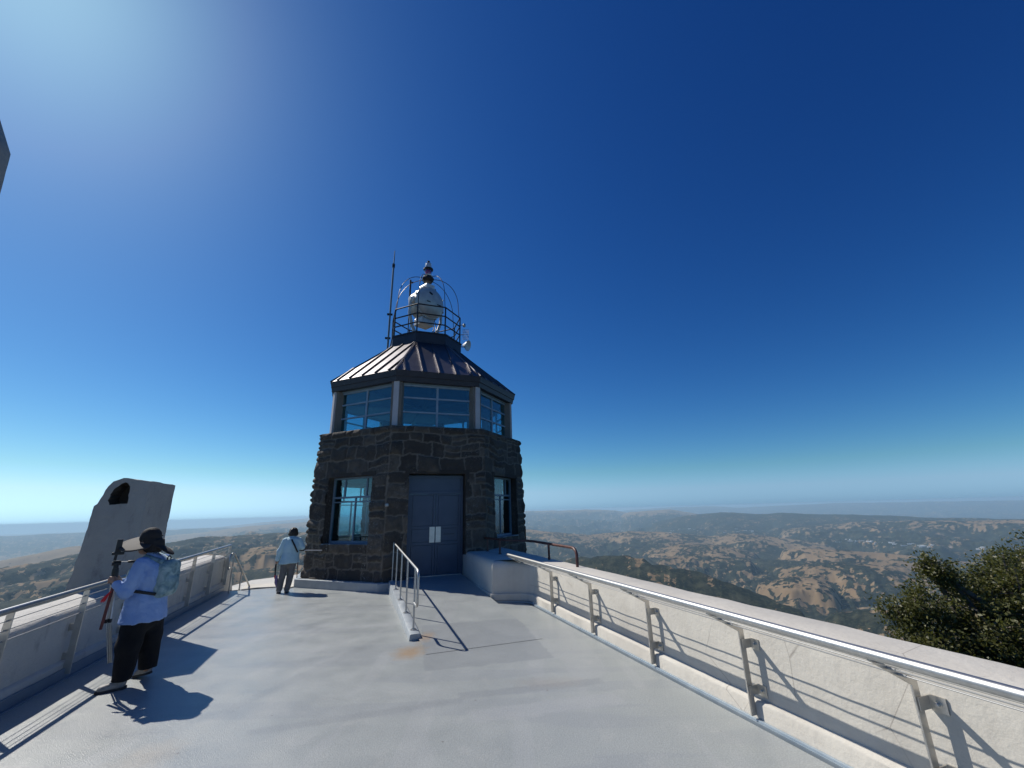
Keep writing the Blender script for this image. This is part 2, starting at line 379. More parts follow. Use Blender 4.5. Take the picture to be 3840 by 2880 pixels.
# rounded block at the far end beside the ramp, with plinth
def arc(c, r, a0, a1, n=8): return [(c[0] + r * math.cos(R(a0 + (a1 - a0) * i / n)), c[1] + r * math.sin(R(a0 + (a1 - a0) * i / n))) for i in range(n + 1)]
foot = [(-.66, 13.0), (-.66, 10.22), (-.645, 10.17), (-.60, 10.15)] + [(-.3, 10.06), (-.1, 9.95), (.02, 9.83), (.085, 9.68), (.11, 9.5)] + [(.30, 9.5), (.30, 13.0)]
def offset_poly(poly, dd):
    out = []
    n = len(poly)
    for i in range(n):
        a = np.array(poly[i - 1]); b = np.array(poly[i]); c = np.array(poly[(i + 1) % n])
        e1 = (b - a) / np.linalg.norm(b - a); e2 = (c - b) / np.linalg.norm(c - b); nn = np.array([e1[1] + e2[1], -e1[0] - e2[0]]); nn /= np.linalg.norm(nn)
        out.append(tuple(b + nn * dd))
    return out
area = sum(foot[i - 1][0] * foot[i][1] - foot[i][0] * foot[i - 1][1] for i in range(len(foot)))
sg = 1 if area > 0 else -1
d = MB(); rings = []
for (ins, z) in [(0, 0), (0, .62), (.015, .69), (.05, .74), (.10, .765), (.17, .772)]:
    rings.append([wr(p[1], p[0], z) for p in offset_poly(foot, -ins * sg)])
n = len(foot); vs = [p for q in rings for p in q]; fs = []
for i in range(len(rings) - 1):
    for k in range(n): fs.append((i * n + k, i * n + (k + 1) % n, (i + 1) * n + (k + 1) % n, (i + 1) * n + k))
fs.append(tuple((len(rings) - 1) * n + k for k in range(n)))
d.add(vs, fs); d.build("end_block", M['white_wall'], rw, smooth=40)
d = MB(); pf = offset_poly(foot[1:-1], .055 * sg); pf = [(-.715, 13.0)] + pf[:-2] + [(.05, 9.62), (.2, 9.62), (.2, 13.0)]
d.prism((0, 0, 0), DN, DR, UP, pf, .03, .165); d.build("block_plinth", M['white_wall'], rw, bevel=.02)
d = MB(); pf2 = [(p[0] - .02, p[1] - .02) for p in pf]; d.prism((0, 0, 0), DN, DR, UP, pf2, .0, .03); 
for i, v in enumerate(d.v): d.v[i] = tuple(np.array(v) + PR)
d.build("block_flashing", M['gutter'], rw)
bp = COL.objects["block_plinth"]; bp.data.transform(Matrix.Translation(Vector(PR)))
settle(rw)
# gutter channel along the right wall
gt = empty("gutter", "narrow blue grey metal drain channel at the foot of the sunlit wall", "gutter", tuple(wr(5, 0, 0)))
d = MB(); d.frame_box(PR, DN, DR, UP, .0, .028, -6, 9.62, -.06, .03); d.build("outer_strip", M['gutter'], gt, bevel=.004)
d = MB(); d.frame_box(PR, DN, DR, UP, -.036, -.012, -6, 9.64, -.11, -.05); d.build("channel_bed", M['black'], gt)
d = MB(); d.frame_box(PR, DN, DR, UP, -.012, -.003, -6, 9.62, -.06, .016); d.build("inner_lip", M['gutter'], gt)
settle(gt)

lw = empty("parapet_wall", "shaded grey parapet wall along the left of the deck below the broken pylon", "wall", tuple(wlf(6, .3, 0)))
lp = [(.04, -.12), (.04, .17), (.055, .185), (.085, .20), (.085, .655), (.095, .70), (.125, .735), (.17, .75), (.55, .775), (.62, .755), (.64, .68), (.64, -7.0)]
d = MB(); d.add(*extrude_profile(wlz, lp, np.arange(-6, 12.31, .3), .006, 5)); d.build("wall_body", M['grey_wall'], lw, smooth=35)
# sloping end where the stair goes down
d = MB(); d.prism(wlf(12.3, 0, 0), NL, UP, DR, [(.06, -.12), (.06, .80), (.64, .80), (.64, -.12)], -.06, .0)
vs = [wlf(12.3, .06, .79), wlf(12.3, .64, .79), wlf(12.3, .64, -1.2), wlf(12.3, .06, -1.2), wlf(12.95, .06, .42), wlf(12.95, .64, .42), wlf(13.6, .64, -1.2), wlf(13.6, .06, -1.2), wlf(13.3, .06, -.05), wlf(13.3, .64, -.05)]
d.add(vs, [(0, 1, 5, 4), (4, 5, 9, 8), (8, 9, 6, 7), (0, 4, 8, 7, 3), (1, 2, 6, 9, 5), (0, 3, 2, 1), (3, 7, 6, 2)]); d.build("sloping_end", M['grey_wall'], lw)
d = MB(); d.frame_box(PL, NL, DR, UP, .012, .036, -6, 12.33, -.01, .115); d.frame_box(PL, NL, DR, UP, -.03, .012, -6, 12.33, -.01, .012); d.build("flashing", M['flash'], lw, bevel=.005)
settle(lw)

# far edge of the deck: low pale kerb where the steps go down
d = MB(); kp = [(-7.02, 11.72), (-6.75, 11.95), (-6.3, 12.02), (-5.85, 11.78), (-5.72, 12.35), (-6.6, 12.75), (-7.4, 12.5)]
d.prism((0, 0, 0), (1, 0, 0), (0, 1, 0), (0, 0, 1), kp, -.3, .03); d.build("kerb", M['white_wall'], bevel=.02); tag(COL.objects["kerb"], kind="structure")

# ------------------------------------------------------------------ cable railings
bw = .086
def railing(name, label, fn, ax_o, posts, kink, top, width, rail_c, rail_r, t0, t1, cabs, tabdir, bz):
    root = empty(name, label, "railing", tuple(fn((t0 + t1) / 2, 0, 0)))
    d = MB(); d.tube([fn(t0, *rail_c), fn(t1, *rail_c)], rail_r, 20); d.build("handrail", M['steel'], root, smooth=40)
    proto = None
    for t in posts:
        d = MB(); w = width / 2
        o0, zb = kink[0], .05; ko, kz = kink; to, tz = top
        ld = np.array([to - ko, tz - kz]); ld /= np.linalg.norm(ld); pn = np.array([-ld[1], ld[0]])
        if pn[0] > 0: pn = -pn
        # outline (o, z): foot, inner side up to kink, leaning arm, back down the outer side
        inner = (ko - w, kz - w * .25); outer = (ko + w, kz + w * .55)
        a = np.array([to, tz]) + pn * w * .8; b = np.array([to, tz]) - pn * w * .8
        poly = [(ko - w, zb), (ko + w, zb), outer, tuple(b), tuple(a), inner]
        d.prism(fn(t, 0, .8) - UP * .8, ax_o, UP, DR, poly, -.006, .006); p = d.build("post", M['steel_plate'], root, bevel=.002)
        for z in bz:
            q = MB()
            q.frame_box(fn(t, 0, z), ax_o, UP, DR, ko - w * .6, .086, -.035, .035, tabdir * .007, tabdir * .015)
            q.frame_box(fn(t, 0, z), ax_o, UP, DR, bw - .010, bw, -.042, .042, tabdir * .015, tabdir * .10)
            q.lathe(fn(t, bw - .008, z) + DR * tabdir * .058, -np.array(ax_o), [(.021, 0), (.021, .004), (.012, .005), (.012, .022), (.009, .024)], 10)
            q.lathe(fn(t, ko, z) - DR * tabdir * .006, -DR * tabdir, [(.012, 0), (.010, .006)], 10)
            q.build("bracket", M['steel_plate'], p, smooth=30)
    for (co, cz) in cabs:
        d = MB(); ps = [(t0 + .05, .0046)]
        for t in sorted(posts):
            if t0 + .2 < t < t1: ps += [(t - .051, .0046), (t - .05, .008), (t + .035, .008), (t + .036, .0046)]
        ps.append((t1, .0046)); d.tube([fn(t, co, cz) for t, _ in ps], [r for _, r in ps], 6); d.build("cable", M['cable'], root, smooth=60)
    settle_deep(root); return root
def settle_deep(root): settle(root)
railing("cable_railing", "steel cable railing with leaning posts on the sunlit right wall", wr, DN,
        [10.0, 8.64, 7.22, 5.83, 4.47, 3.17, 1.8, .4], (0.0, .69), (-.335, .868), .056, (-.36, .893), .030, -.6, 10.02,
        [(-.285, .838), (-.205, .796), (-.125, .753)], -1, (.585, .235))
railing("cable_railing", "steel cable railing with upright posts on the shaded left wall beside the hiker", wlz, NL,
        [3.55, 4.79, 6.03, 7.26, 8.49, 9.73, 10.95, 12.19], (0.0, .60), (-.012, .955), .072, (-.014, .98), .028, 1.0, 12.2,
        [(-.008, .885), (-.006, .80), (-.002, .70)], 1, (.545, .24))

# ramp handrail with balusters
root = empty("ramp_handrail", "steel handrail with five balusters standing on the ramp curb before the door", "handrail", tuple(RC0 + (RC1 - RC0) * .5))
bt = np.linspace(.05, .985, 5); HR = .86
def curb_pt(t): return RC0 + cdir * rl_ * t + UP * (.075 + .13 * t) * 1.12
tops = [curb_pt(t) + UP * HR for t in bt]
for i, t in enumerate(bt):
    b = curb_pt(t); q = MB(); q.tube([b, tops[i]], .0155, 12); p = q.build("baluster", M['steel'], root, smooth=40)
    q = MB(); q.lathe(b, UP, [(.048, 0), (.048, .008), (.024, .010), (.022, .025)], 16)
    for a in range(4): q.lathe(b + np.array([.034 * math.cos(a * 1.57 + .8), .034 * math.sin(a * 1.57 + .8), .008]), UP, [(.007, 0), (.007, .008)], 6)
    q.build("base_flange", M['steel'], p, smooth=35)
dirr = (tops[-1] - tops[0]); dirr /= np.linalg.norm(dirr); end = tops[0] - dirr * .34
path = [tops[-1]] + [tops[0] + dirr * .02, end + dirr * .10]
c0 = end + dirr * .10 - UP * .10
for a in range(1, 7): th = R(a * 15); path.append(c0 - dirr * .10 * math.sin(th) + UP * .10 * math.cos(th))
low = c0 - dirr * .10 - UP * .30; path.append(low)
c1 = low + dirr * .09
for a in range(1, 7): th = R(a * 15); path.append(c1 - dirr * .09 * math.cos(th) - UP * .09 * math.sin(th))
tgt = curb_pt(bt[0]) + UP * (path[-1][2] - curb_pt(bt[0])[2]); path.append(tgt)
d = MB(); d.tube(path, .0185, 14); d.build("handrail", M['steel'], root, smooth=60); settle(root)

# small stair rails at the head of the steps
def stair_rail(base, adir, label, n=3):
    root = empty("stair_handrail", label, "handrail", tuple(base), "stair handrails at the head of the steps")
    adir = np.array(adir); top = .92
    d = MB(); a = base + UP * top; s = np.array(adir) * .95 - UP * .93
    loop = [a - UP * .34 - adir * .10, a - UP * .36 - adir * .14, a - UP * .32 - adir * .17, a - UP * .1 - adir * .17, a - UP * .03 - adir * .14, a - adir * .08, a, a + s * .5, a + s * 1.15]
    d.tube(loop, .019, 10); d.build("handrail", M['steel'], root, smooth=60)
    for k in range(n):
        q = MB(); p = base + adir * .45 * k; zt = top - .93 / .95 * .45 * k
        q.tube([p - UP * (.0 + .34 * (k > 0) * k * .8), p + UP * zt], .0165, 10); q.build("baluster", M['steel'], root, smooth=40)
    settle(root)
stair_rail(np.array([-7.10, 11.34, 0]), (-.05, 1.0, 0) / np.linalg.norm((-.05, 1.0)), "steel stair handrail at the head of the steps beside the left wall's end")

# brown pipe rail on the parapet beside the tower
root = empty("pipe_rail", "rusty brown pipe rail on the parapet top behind the tower corner", "railing", (.6, 9.6, .78))
zp = 1.09
path = [(-1.42, 13.2, zp), (-.75, 11.75, zp), (-.42, 11.0, zp), (-.25, 10.72, zp), (-.1, 10.6, zp), (.1, 10.5, zp), (.25, 10.35, zp), (.42, 10.0, zp), (1.005, 8.22, zp), (1.035, 8.13, zp - .012), (1.055, 8.06, zp - .05), (1.065, 8.03, zp - .10), (1.065, 8.03, .77)]
d = MB(); d.tube(path, .026, 12); d.build("rail", M['rust_pipe'], root, smooth=60)
for (x, y) in ((-.75, 11.72), (-.40, 10.9), (.665, 9.28)):
    q = MB(); q.tube([(x, y, .75), (x, y, zp)], .024, 12); q.lathe((x, y, .772), UP, [(.05, 0), (.05, .008), (.03, .012)], 12); q.build("post", M['rust_pipe'], root, smooth=60)
settle(root)

# ------------------------------------------------------------------ 2-D noise (numpy)
def _hash(ix, iy, seed):
    h = (ix.astype(np.int64) * 374761393 + iy.astype(np.int64) * 668265263 + seed * 974634777) & 0xffffffff
    h = ((h ^ (h >> 13)) * 1274126177) & 0xffffffff; return (h ^ (h >> 16)) & 0xffffffff
def gnoise(x, y, seed=0):
    xi = np.floor(x); yi = np.floor(y); fx = x - xi; fy = y - yi
    u = fx * fx * fx * (fx * (fx * 6 - 15) + 10); v = fy * fy * fy * (fy * (fy * 6 - 15) + 10)
    def g(dx, dy):
        a = _hash(xi + dx, yi + dy, seed) * (2 * math.pi / 4294967296.0); return np.cos(a) * (fx - dx) + np.sin(a) * (fy - dy)
    n0 = g(0, 0) * (1 - u) + g(1, 0) * u; n1 = g(0, 1) * (1 - u) + g(1, 1) * u
    return (n0 * (1 - v) + n1 * v) * 1.5
def fbm(x, y, scale, octv=4, seed=0, gain=.5):
    s = 0; a = 1; f = 1 / scale; tot = 0
    for o in range(octv): s = s + a * gnoise(x * f + 17.3 * o, y * f - 9.1 * o, seed + o); tot += a; a *= gain; f *= 2.03
    return s / tot
def sstep(a, b, x): t = np.clip((x - a) / (b - a), 0, 1); return t * t * (3 - 2 * t)

# ------------------------------------------------------------------ stone tower
tower = empty("stone_tower", "octagonal dark stone summit tower with glazed lantern room and metal roof", "tower", tuple(TC))
C8 = math.cos(math.pi / 8); T8 = math.tan(math.pi / 8)
def rad(z): return np.interp(z, [0, .3, 2.0, 4.05], [3.50, 3.45, 3.43, 3.35])     # corner radius of the wall plane
WIN = (-.76, .80, 1.04, 2.76); DOOR = (-.765, .76, -.1, 2.77)
def face_open(k):
    return DOOR if k == 0 else WIN
def stone_wall():
    H = [.0, .44, .80, 1.28, 1.66, 2.1, 2.46, 2.78, 3.22, 3.60, 3.86, 4.06]
    L = 21.2; g = np.random.default_rng(11); courses = []
    for i in range(len(H) - 1):
        hgt = H[i + 1] - H[i]; x = 0; cuts = [0]
        while x < L: x += g.uniform(.24, .85) * (1 if hgt > .3 else .8); cuts.append(x)
        cuts = np.array(cuts) * L / cuts[-1]; courses.append((H[i], H[i + 1], cuts, g.uniform(.004, .070, len(cuts)), g.random(len(cuts)), g.random(len(cuts)) < .3))
    nu, nz = 104, 150; zs = np.linspace(-.02, 4.05, nz)
    S = np.linspace(-1, 1, nu + 1)[:-1]
    K, SS, ZZ = np.meshgrid(np.arange(8), S, zs, indexing='ij')
    U = (K + (SS + 1) / 2) * (L / 8)
    Uw = U + .07 * fbm(U * 1.0, ZZ, .5, 3, 21) + .03 * fbm(U, ZZ, .13, 2, 5); topk = sstep(4.0, 3.7, ZZ); Zw = ZZ + topk * (.12 * fbm(U, ZZ * .3, 1.1, 2, 31) + .07 * fbm(U, ZZ, .42, 3, 36) + .03 * fbm(U, ZZ, .15, 2, 41))
    Uw = np.mod(Uw, L); disp = np.zeros_like(U); tone = np.zeros_like(U); edge = np.zeros_like(U)
    for (z0, z1, cuts, bulge, tn, split) in courses:
        m = (Zw >= z0) & (Zw < z1)
        if z0 == 0: m |= Zw < 0
        if z1 > 4: m |= Zw >= z1
        u = Uw[m]; z = Zw[m]; i = np.clip(np.searchsorted(cuts, u, side='right') - 1, 0, len(cuts) - 2)
        zc0 = np.full_like(z, z0); zc1 = np.full_like(z, z1); mid = (z0 + z1) / 2 + .05 * (tn[i] - .5)
        sp = split[i]; hi = z > mid; zc0 = np.where(sp & hi, mid, zc0); zc1 = np.where(sp & ~hi, mid, zc1)
        e = np.minimum(np.minimum(u - cuts[i], cuts[i + 1] - u), np.minimum(z - zc0, zc1 - z))
        edge[m] = e; b = bulge[i] + np.where(sp & hi, .012, 0); tone[m] = np.mod(tn[i] + np.where(sp & hi, .37, 0), 1)
        disp[m] = b
    e = np.clip(edge, 0, None); prof = sstep(.002, .045, e) * .6 + .4 * sstep(.0, .16, e)
    rough = fbm(U, ZZ, .22, 4, 77)
    cornerb = sstep(.75, 1.0, np.abs(SS)) * .02
    disp = prof * (disp + -.004 + cornerb + .045 * rough) - .006 + .03 * sstep(3.86, 3.9, ZZ) * prof
    disp += .05 * sstep(.4, .05, ZZ) * prof
    mort = 1 - sstep(.008, .026, e + .006 * rough)
    a0 = TROT + K * math.pi / 4; ap = rad(ZZ) * C8; hw = ap * T8
    nx, ny = np.sin(a0), -np.cos(a0); tx, ty = np.cos(a0), np.sin(a0)
    w = .414 * np.sign(SS) * np.abs(SS) ** 6; dx = nx + w * tx; dy = ny + w * ty
    X = TC[0] + nx * ap + tx * SS * hw + dx * disp; Y = TC[1] + ny * ap + ty * SS * hw + dy * disp
    P = np.stack([X, Y, ZZ + 0.0], -1).reshape(-1, 3); NC = 8 * nu
    ii, jj = np.meshgrid(np.arange(NC), np.arange(nz - 1), indexing='ij')
    a = ii * nz + jj; b = ((ii + 1) % NC) * nz + jj
    kf = ii // nu; sf = ((ii % nu) + .5) / nu * 2 - 1; zf = (zs[jj] + zs[jj + 1]) / 2; uf = sf * rad(zf) * C8 * T8
    keep = np.ones_like(ii, bool)
    for k in range(8):
        o = face_open(k); keep &= ~((kf == k) & (uf > o[0]) & (uf < o[1]) & (zf > o[2]) & (zf < o[3]))
    Q = np.stack([a, b, b + 1, a + 1], -1)[keep]
    return mesh_np("wall", P, Q, M['stone'], tower, {"tone": tone.ravel(), "mortar": mort.ravel()}, smooth=True)
def mesh_np(name, P, Q, m, parent=None, attrs=None, smooth=False):
    me = bpy.data.meshes.new(name); nv, nf = len(P), len(Q); kq = Q.shape[1]
    me.vertices.add(nv); me.vertices.foreach_set("co", np.ascontiguousarray(P, dtype=np.float32).ravel())
    me.loops.add(nf * kq); me.loops.foreach_set("vertex_index", np.ascontiguousarray(Q, dtype=np.int32).ravel())
    me.polygons.add(nf); me.polygons.foreach_set("loop_start", np.arange(nf, dtype=np.int32) * kq); me.polygons.foreach_set("loop_total", np.full(nf, kq, dtype=np.int32))
    if smooth: me.polygons.foreach_set("use_smooth", np.ones(nf, bool))
    me.update(calc_edges=True)
    for k, v in (attrs or {}).items():
        at = me.attributes.new(k, 'FLOAT', 'POINT'); at.data.foreach_set("value", np.ascontiguousarray(v, dtype=np.float32))
    me.materials.append(m); o = bpy.data.objects.new(name, me); COL.objects.link(o)
    if parent is not None: o.parent = parent
    return o
stone_wall()
def fbox(mb, k, u0, u1, z0, z1, d0, d1):
    """box on face k: u along, z up, d0..d1 distance from the tower axis"""
    nrm, tan = fdir(k); mb.frame_box(TC, tan, UP, nrm, u0, u1, z0, z1, d0, d1); return mb
AP = 3.43 * C8
rv = MB(); inn = MB()
for k in range(8):
    u0, u1, z0, z1 = face_open(k); i0 = AP - .50
    for (a, b, c, e) in ((u0 - .10, u0, z0 - .1, z1 + .1), (u1, u1 + .10, z0 - .1, z1 + .1), (u0, u1, z1, z1 + .10), (u0, u1, z0 - .12, z0)):
        fbox(rv, k, a, b, c, e, i0, AP - .012)
    hw = i0 * T8
    for (a, b, c, e) in ((-hw, u0 - .1, .2, 3.9), (u1 + .1, hw, .2, 3.9), (u0 - .1, u1 + .1, z1 + .1, 3.9), (u0 - .1, u1 + .1, .2, z0 - .12)):
        if e > c: fbox(inn, k, a, b, c, e, i0 - .01, i0 + .05)
rv.build("reveal", M['stone'], tower); inn.build("inner_wall", M['plaster'], tower)
def octa(mb, r0, z0, r1, z1):
    vs = [tv(k + .5, r0, z0) for k in range(8)] + [tv(k + .5, r1, z1) for k in range(8)]
    return mb.add(vs, [tuple(range(7, -1, -1)), tuple(range(8, 16))] + [(i, (i + 1) % 8, 8 + (i + 1) % 8, 8 + i) for i in range(8)])
d = MB(); octa(d, 3.2, -.1, 3.2, .215); d.build("floor_slab", M['room_dark'], tower)
# concrete plinth, painted like the deck, left of the ramp
d = MB(); seg = []
for k in (-3, -2, -1):
    ap = 3.66 * C8; fbox(d, k, -ap * T8, ap * T8, -.1, .20, 3.0, ap)
d.build("plinth", M['curb'], tower, bevel=.015)
d = MB(); fbox(d, 0, -3.66 * C8 * T8, -.98, -.1, .19, 3.0, 3.66 * C8 - .002); d.build("plinth_return", M['curb'], tower, bevel=.01)
# stone-blue door: frame, transom panel, two leaves
df = AP - .27
dr_ = MB(); fbox(dr_, 0, -.745, -.685, .205, 2.735, df - .06, df + .02); fbox(dr_, 0, .685, .745, .205, 2.735, df - .06, df + .02); fbox(dr_, 0, -.685, .685, 2.675, 2.735, df - .06, df + .02); fbox(dr_, 0, -.685, .685, 2.25, 2.32, df - .06, df + .02)
fr = dr_.build("door_frame", M['door'], tower, bevel=.004)
q = MB(); fbox(q, 0, -.683, .683, 2.322, 2.673, df - .05, df - .012); q.build("transom_panel", M['door'], fr)
for s in (-1, 1):
    a, b = (-.683, -.004) if s < 0 else (.004, .683)
    q = MB(); fbox(q, 0, a, b, .225, 2.247, df - .045, df - .024); st = .06; gp = .011
    fbox(q, 0, a, a + st, .225, 2.247, df - .024, df); fbox(q, 0, b - st, b, .225, 2.247, df - .024, df)
    zs_ = (.225, 1.0, 1.40, 2.247)
    for z in zs_: fbox(q, 0, a + st, b - st, max(.225, z - .035), min(2.247, z + .035), df - .024, df)
    for z0_, z1_ in zip(zs_[:-1], zs_[1:]): fbox(q, 0, a + st + gp, b - st - gp, z0_ + .035 + gp, z1_ - .035 - gp, df - .024, df - .006)
    lf = q.build("door_leaf", M['door'], tower, bevel=.003)
    q = MB(); p0, p1 = (-.168, -.028) if s < 0 else (-.016, .124)
    p0, p1 = (-.15, -.012) if s < 0 else (.012, .15)
    fbox(q, 0, p0, p1, 1.02, 1.41, df + .004, df + .010); q.build("push_plate", M['plate'], lf, bevel=.002)
    if s > 0:
        q = MB(); fbox(q, 0, .22, .52, 1.21, 1.222, df + .004, df + .007); q.build("scratch_mark", M['black'], lf)
q = MB(); fbox(q, 0, -.70, .70, .20, .225, df - .1, df + .06); q.build("door_sill", M['plate'], tower)
q = MB(); nrm, tan = fdir(0); q.lathe(TC + nrm * (AP + .06) + tan * -1.29 + UP * 1.98, nrm, [(.05, -.05), (.05, .02), (.035, .05), (.0, .055)], 12); q.build("door_bell", M['grey_metal'], tower, smooth=40)
# lower windows
def low_window(k):
    u0, u1, z0, z1 = WIN; dd = AP - .24; q = MB(); w = .05
    fbox(q, k, u0, u0 + w, z0, z1, dd - .03, dd + .03); fbox(q, k, u1 - w, u1, z0, z1, dd - .03, dd + .03)
    fbox(q, k, u0 + w, u1 - w, z1 - w, z1, dd - .03, dd + .03); fbox(q, k, u0 + w, u1 - w, z0, z0 + .07, dd - .03, dd + .05)
    fbox(q, k, u0 + w, u1 - w, 2.20, 2.25, dd - .025, dd + .025)
    fbox(q, k, -.36, -.32, 2.25, z1 - w, dd - .02, dd + .02); fbox(q, k, .42, .46, 2.25, z1 - w, dd - .02, dd + .02)
    fbox(q, k, .05, .09, z0 + .07, 2.20, dd - .02, dd + .02); fbox(q, k, u0 + w, u1 - w, 2.09, 2.12, dd - .018, dd + .018)
    win = q.build("window", M['frame'], tower)
    q = MB(); fbox(q, k, u0 + .02, u1 - .02, z0 + .02, z1 - .02, dd - .004, dd); q.build("pane", M['glass'], win)
    q = MB(); fbox(q, k, u0, u1, z0 - .01, z0 + .012, dd + .05, AP + .03); q.build("sill", M['frame'], win)
for k in (-3, -2, -1, 1, 2, 3, 4): low_window(k)
# lantern room
LR = 3.06
for k in range(8):
    a = TROT + (k + .5) * math.pi / 4; nn = tdir(a); tt = np.array([math.cos(a), math.sin(a), 0])
    q = MB(); q.frame_box(TC, tt, UP, nn, -.15, .15, 4.02, 5.40, LR - .30, LR + .0); pil = q.build("pillar", M['column'], tower)
    q = MB(); q.frame_box(TC, tt, UP, nn, -.075, .075, 4.02, 5.38, LR - .01, LR + .055); q.build("pilaster_board", M['board'], pil, bevel=.004)
lap = LR * C8 - .12
for k in range(8):
    q = MB(); hw = 1.10; w = .035
    fbox(q, k, -hw, hw, 5.28, 5.36, lap - .03, lap + .03); fbox(q, k, -hw, hw, 4.02, 4.10, lap - .03, lap + .04)
    for u in (-hw, -.03, hw - .06): fbox(q, k, u, u + .06, 4.10, 5.28, lap - .022, lap + .028)
    for z in (4.50, 4.92):
        fbox(q, k, -hw + .06, -.03, z, z + .045, lap - .018, lap + .024); fbox(q, k, .03, hw - .06, z, z + .045, lap - .018, lap + .024)
    win = q.build("lantern_window", M['lframe'], tower)
    q = MB(); fbox(q, k, -hw + .02, hw - .02, 4.05, 5.32, lap - .003, lap + .001); q.build("pane", M['glass'], win)
d = MB(); octa(d, 3.0, 5.33, 3.0, 5.40); d.build("lantern_ceiling", M['ceiling'], tower)
d = MB()
for k in range(4): nrm, tan = fdir(k); d.frame_box(TC, tan, UP, nrm, -.06, .06, 5.24, 5.33, -2.7, 2.7)
d.build("ceiling_beams", M['ceiling'], tower)
d = MB(); d.lathe(TC + UP * 4.03, UP, [(.55, 0), (.55, .55), (.52, .6)], 24); d.build("lantern_pedestal", M['plaster'], tower, smooth=40)
d = MB(); octa(d, 3.1, 3.9, 3.15, 4.035); d.build("lantern_floor", M['plaster'], tower)
# roof
RE, ZE, RD, ZD = 3.252, 5.676, 1.30, 7.32
d = MB(); octa(d, 3.10, 5.36, 3.164, 5.362); octa(d, 3.164, 5.362, 3.19, 5.50); octa(d, 3.215, 5.50, 3.252, 5.672); d.build("fascia", M['roof_trim'], tower)
d = MB(); octa(d, RE + .006, ZE - .012, RD, ZD); rf = d.build("roof", M['roof'], tower)
d = MB()
for k in range(8):
    nrm, tan = fdir(k); a0, a1 = RE * C8, RD * C8; h0, h1 = RE * C8 * T8, RD * C8 * T8
    sl = np.array([a1 - a0, ZD - ZE]); ln = np.linalg.norm(sl); sl /= ln; dirv = nrm * sl[0] + UP * sl[1]; up = nrm * sl[1] * 1.0 - UP * sl[0]
    up = nrm * sl[1] - UP * sl[0]
    for u in (-.98, -.49, 0, .49, .98):
        # runs up the fall line until it meets the hip
        s1 = ln if abs(u) <= h1 else ln * (h0 - abs(u)) / (h0 - h1)
        o = TC + nrm * a0 + UP * ZE + tan * u; d.frame_box(o, tan, dirv, up, -.014, .014, .0, max(.05, s1 - .02), -.01, .042)
    e0 = tv(k + .5, RE, ZE); e1 = tv(k + .5, RD, ZD); d.tube([e0, e1], .034, 6)
d.build("seams", M['roof'], rf)
d = MB(); octa(d, RD + .015, ZD - .03, 1.319, 7.70); octa(d, 1.345, 7.66, 1.345, 7.705); d.build("drum", M['roof_trim'], tower)
d = MB(); octa(d, 1.30, 7.705, 1.30, 7.72); d.build("roof_deck", M['roof_trim'], tower)
settle(tower)

# railing on the roof deck
root = empty("roof_railing", "black octagonal guard railing on the tower's roof drum", "railing", tuple(TC + UP * 7.72))
for k in range(8):
    q = MB(); q.tube([tv(k + .5, 1.27, 7.70), tv(k + .5, 1.27, 8.75)], .026, 8); q.build("post", M['roof_dark'], root, smooth=50)
for z in (8.75, 8.40, 8.06):
    q = MB()
    for k in range(8): q.tube([tv(k - .5, 1.27, z), tv(k + .5, 1.27, z)], .024, 8)
    q.build("rail", M['roof_dark'], root, smooth=50)
settle(root)
# cage with obstruction lamp on its crown
VN = TC / np.linalg.norm(TC); TV = np.array([VN[1], -VN[0], 0])
def ax(o, z, away=0.0): return TC + TV * o + VN * away + UP * z
root = empty("beacon_cage", "domed cage of thin curved rods over the searchlight", "cage", tuple(TC + UP * 7.72))
for k in range(8):
    a = TROT + (k + .5) * math.pi / 4 + (0); nn = tdir(a); q = MB(); pts = [TC + nn * 1.24 + UP * 8.7]
    for i in range(0, 13):
        th = R(90 * i / 12); pts.append(TC + nn * (.20 + 1.0 * math.cos(th)) + UP * (9.15 + 1.28 * math.sin(th) ** .95))
    q.tube(pts, .0125, 6); q.build("rib", M['roof_dark'], root, smooth=60)
q = MB(); q.lathe(TC + UP * 10.32, UP, [(.16, 0), (.235, .10), (.235, .16), (.17, .25)], 8); q.build("crown_plate", M['roof_dark'], root)
settle(root)
root = empty("obstruction_lamp", "glass twin obstruction lamp with red core on top of the cage", "lamp", tuple(TC + UP * 10.57))
b = TC + UP * 10.56
q = MB(); q.lathe(b, UP, [(.17, 0), (.18, .03), (.15, .05)], 20); q.build("base", M['white_metal'], root, smooth=40)
q = MB(); q.lathe(b, UP, [(.145, .05), (.155, .08), (.155, .26), (.14, .30)], 20); q.build("lower_lens", M['lens'], root, smooth=50)
q = MB(); q.lathe(b, UP, [(.05, .06), (.10, .12), (.12, .20), (.10, .27)], 12); q.build("red_core", M['red'], root, smooth=50)
q = MB(); q.lathe(b, UP, [(.15, .30), (.19, .305), (.19, .35), (.15, .36)], 20); q.build("clamp_ring", M['black'], root, smooth=30)
q = MB(); q.lathe(b, UP, [(.145, .36), (.15, .40), (.135, .58), (.08, .64), (.05, .65)], 20); q.build("upper_lens", M['lens'], root, smooth=50)
q = MB(); q.lathe(b, UP, [(.11, .37), (.125, .44), (.10, .58)], 14); q.build("reflector", M['white_metal'], root, smooth=50)
q = MB(); q.lathe(b, UP, [(.05, .645), (.055, .70), (.035, .715)], 12); q.build("cap", M['black'], root, smooth=40)
settle(root)
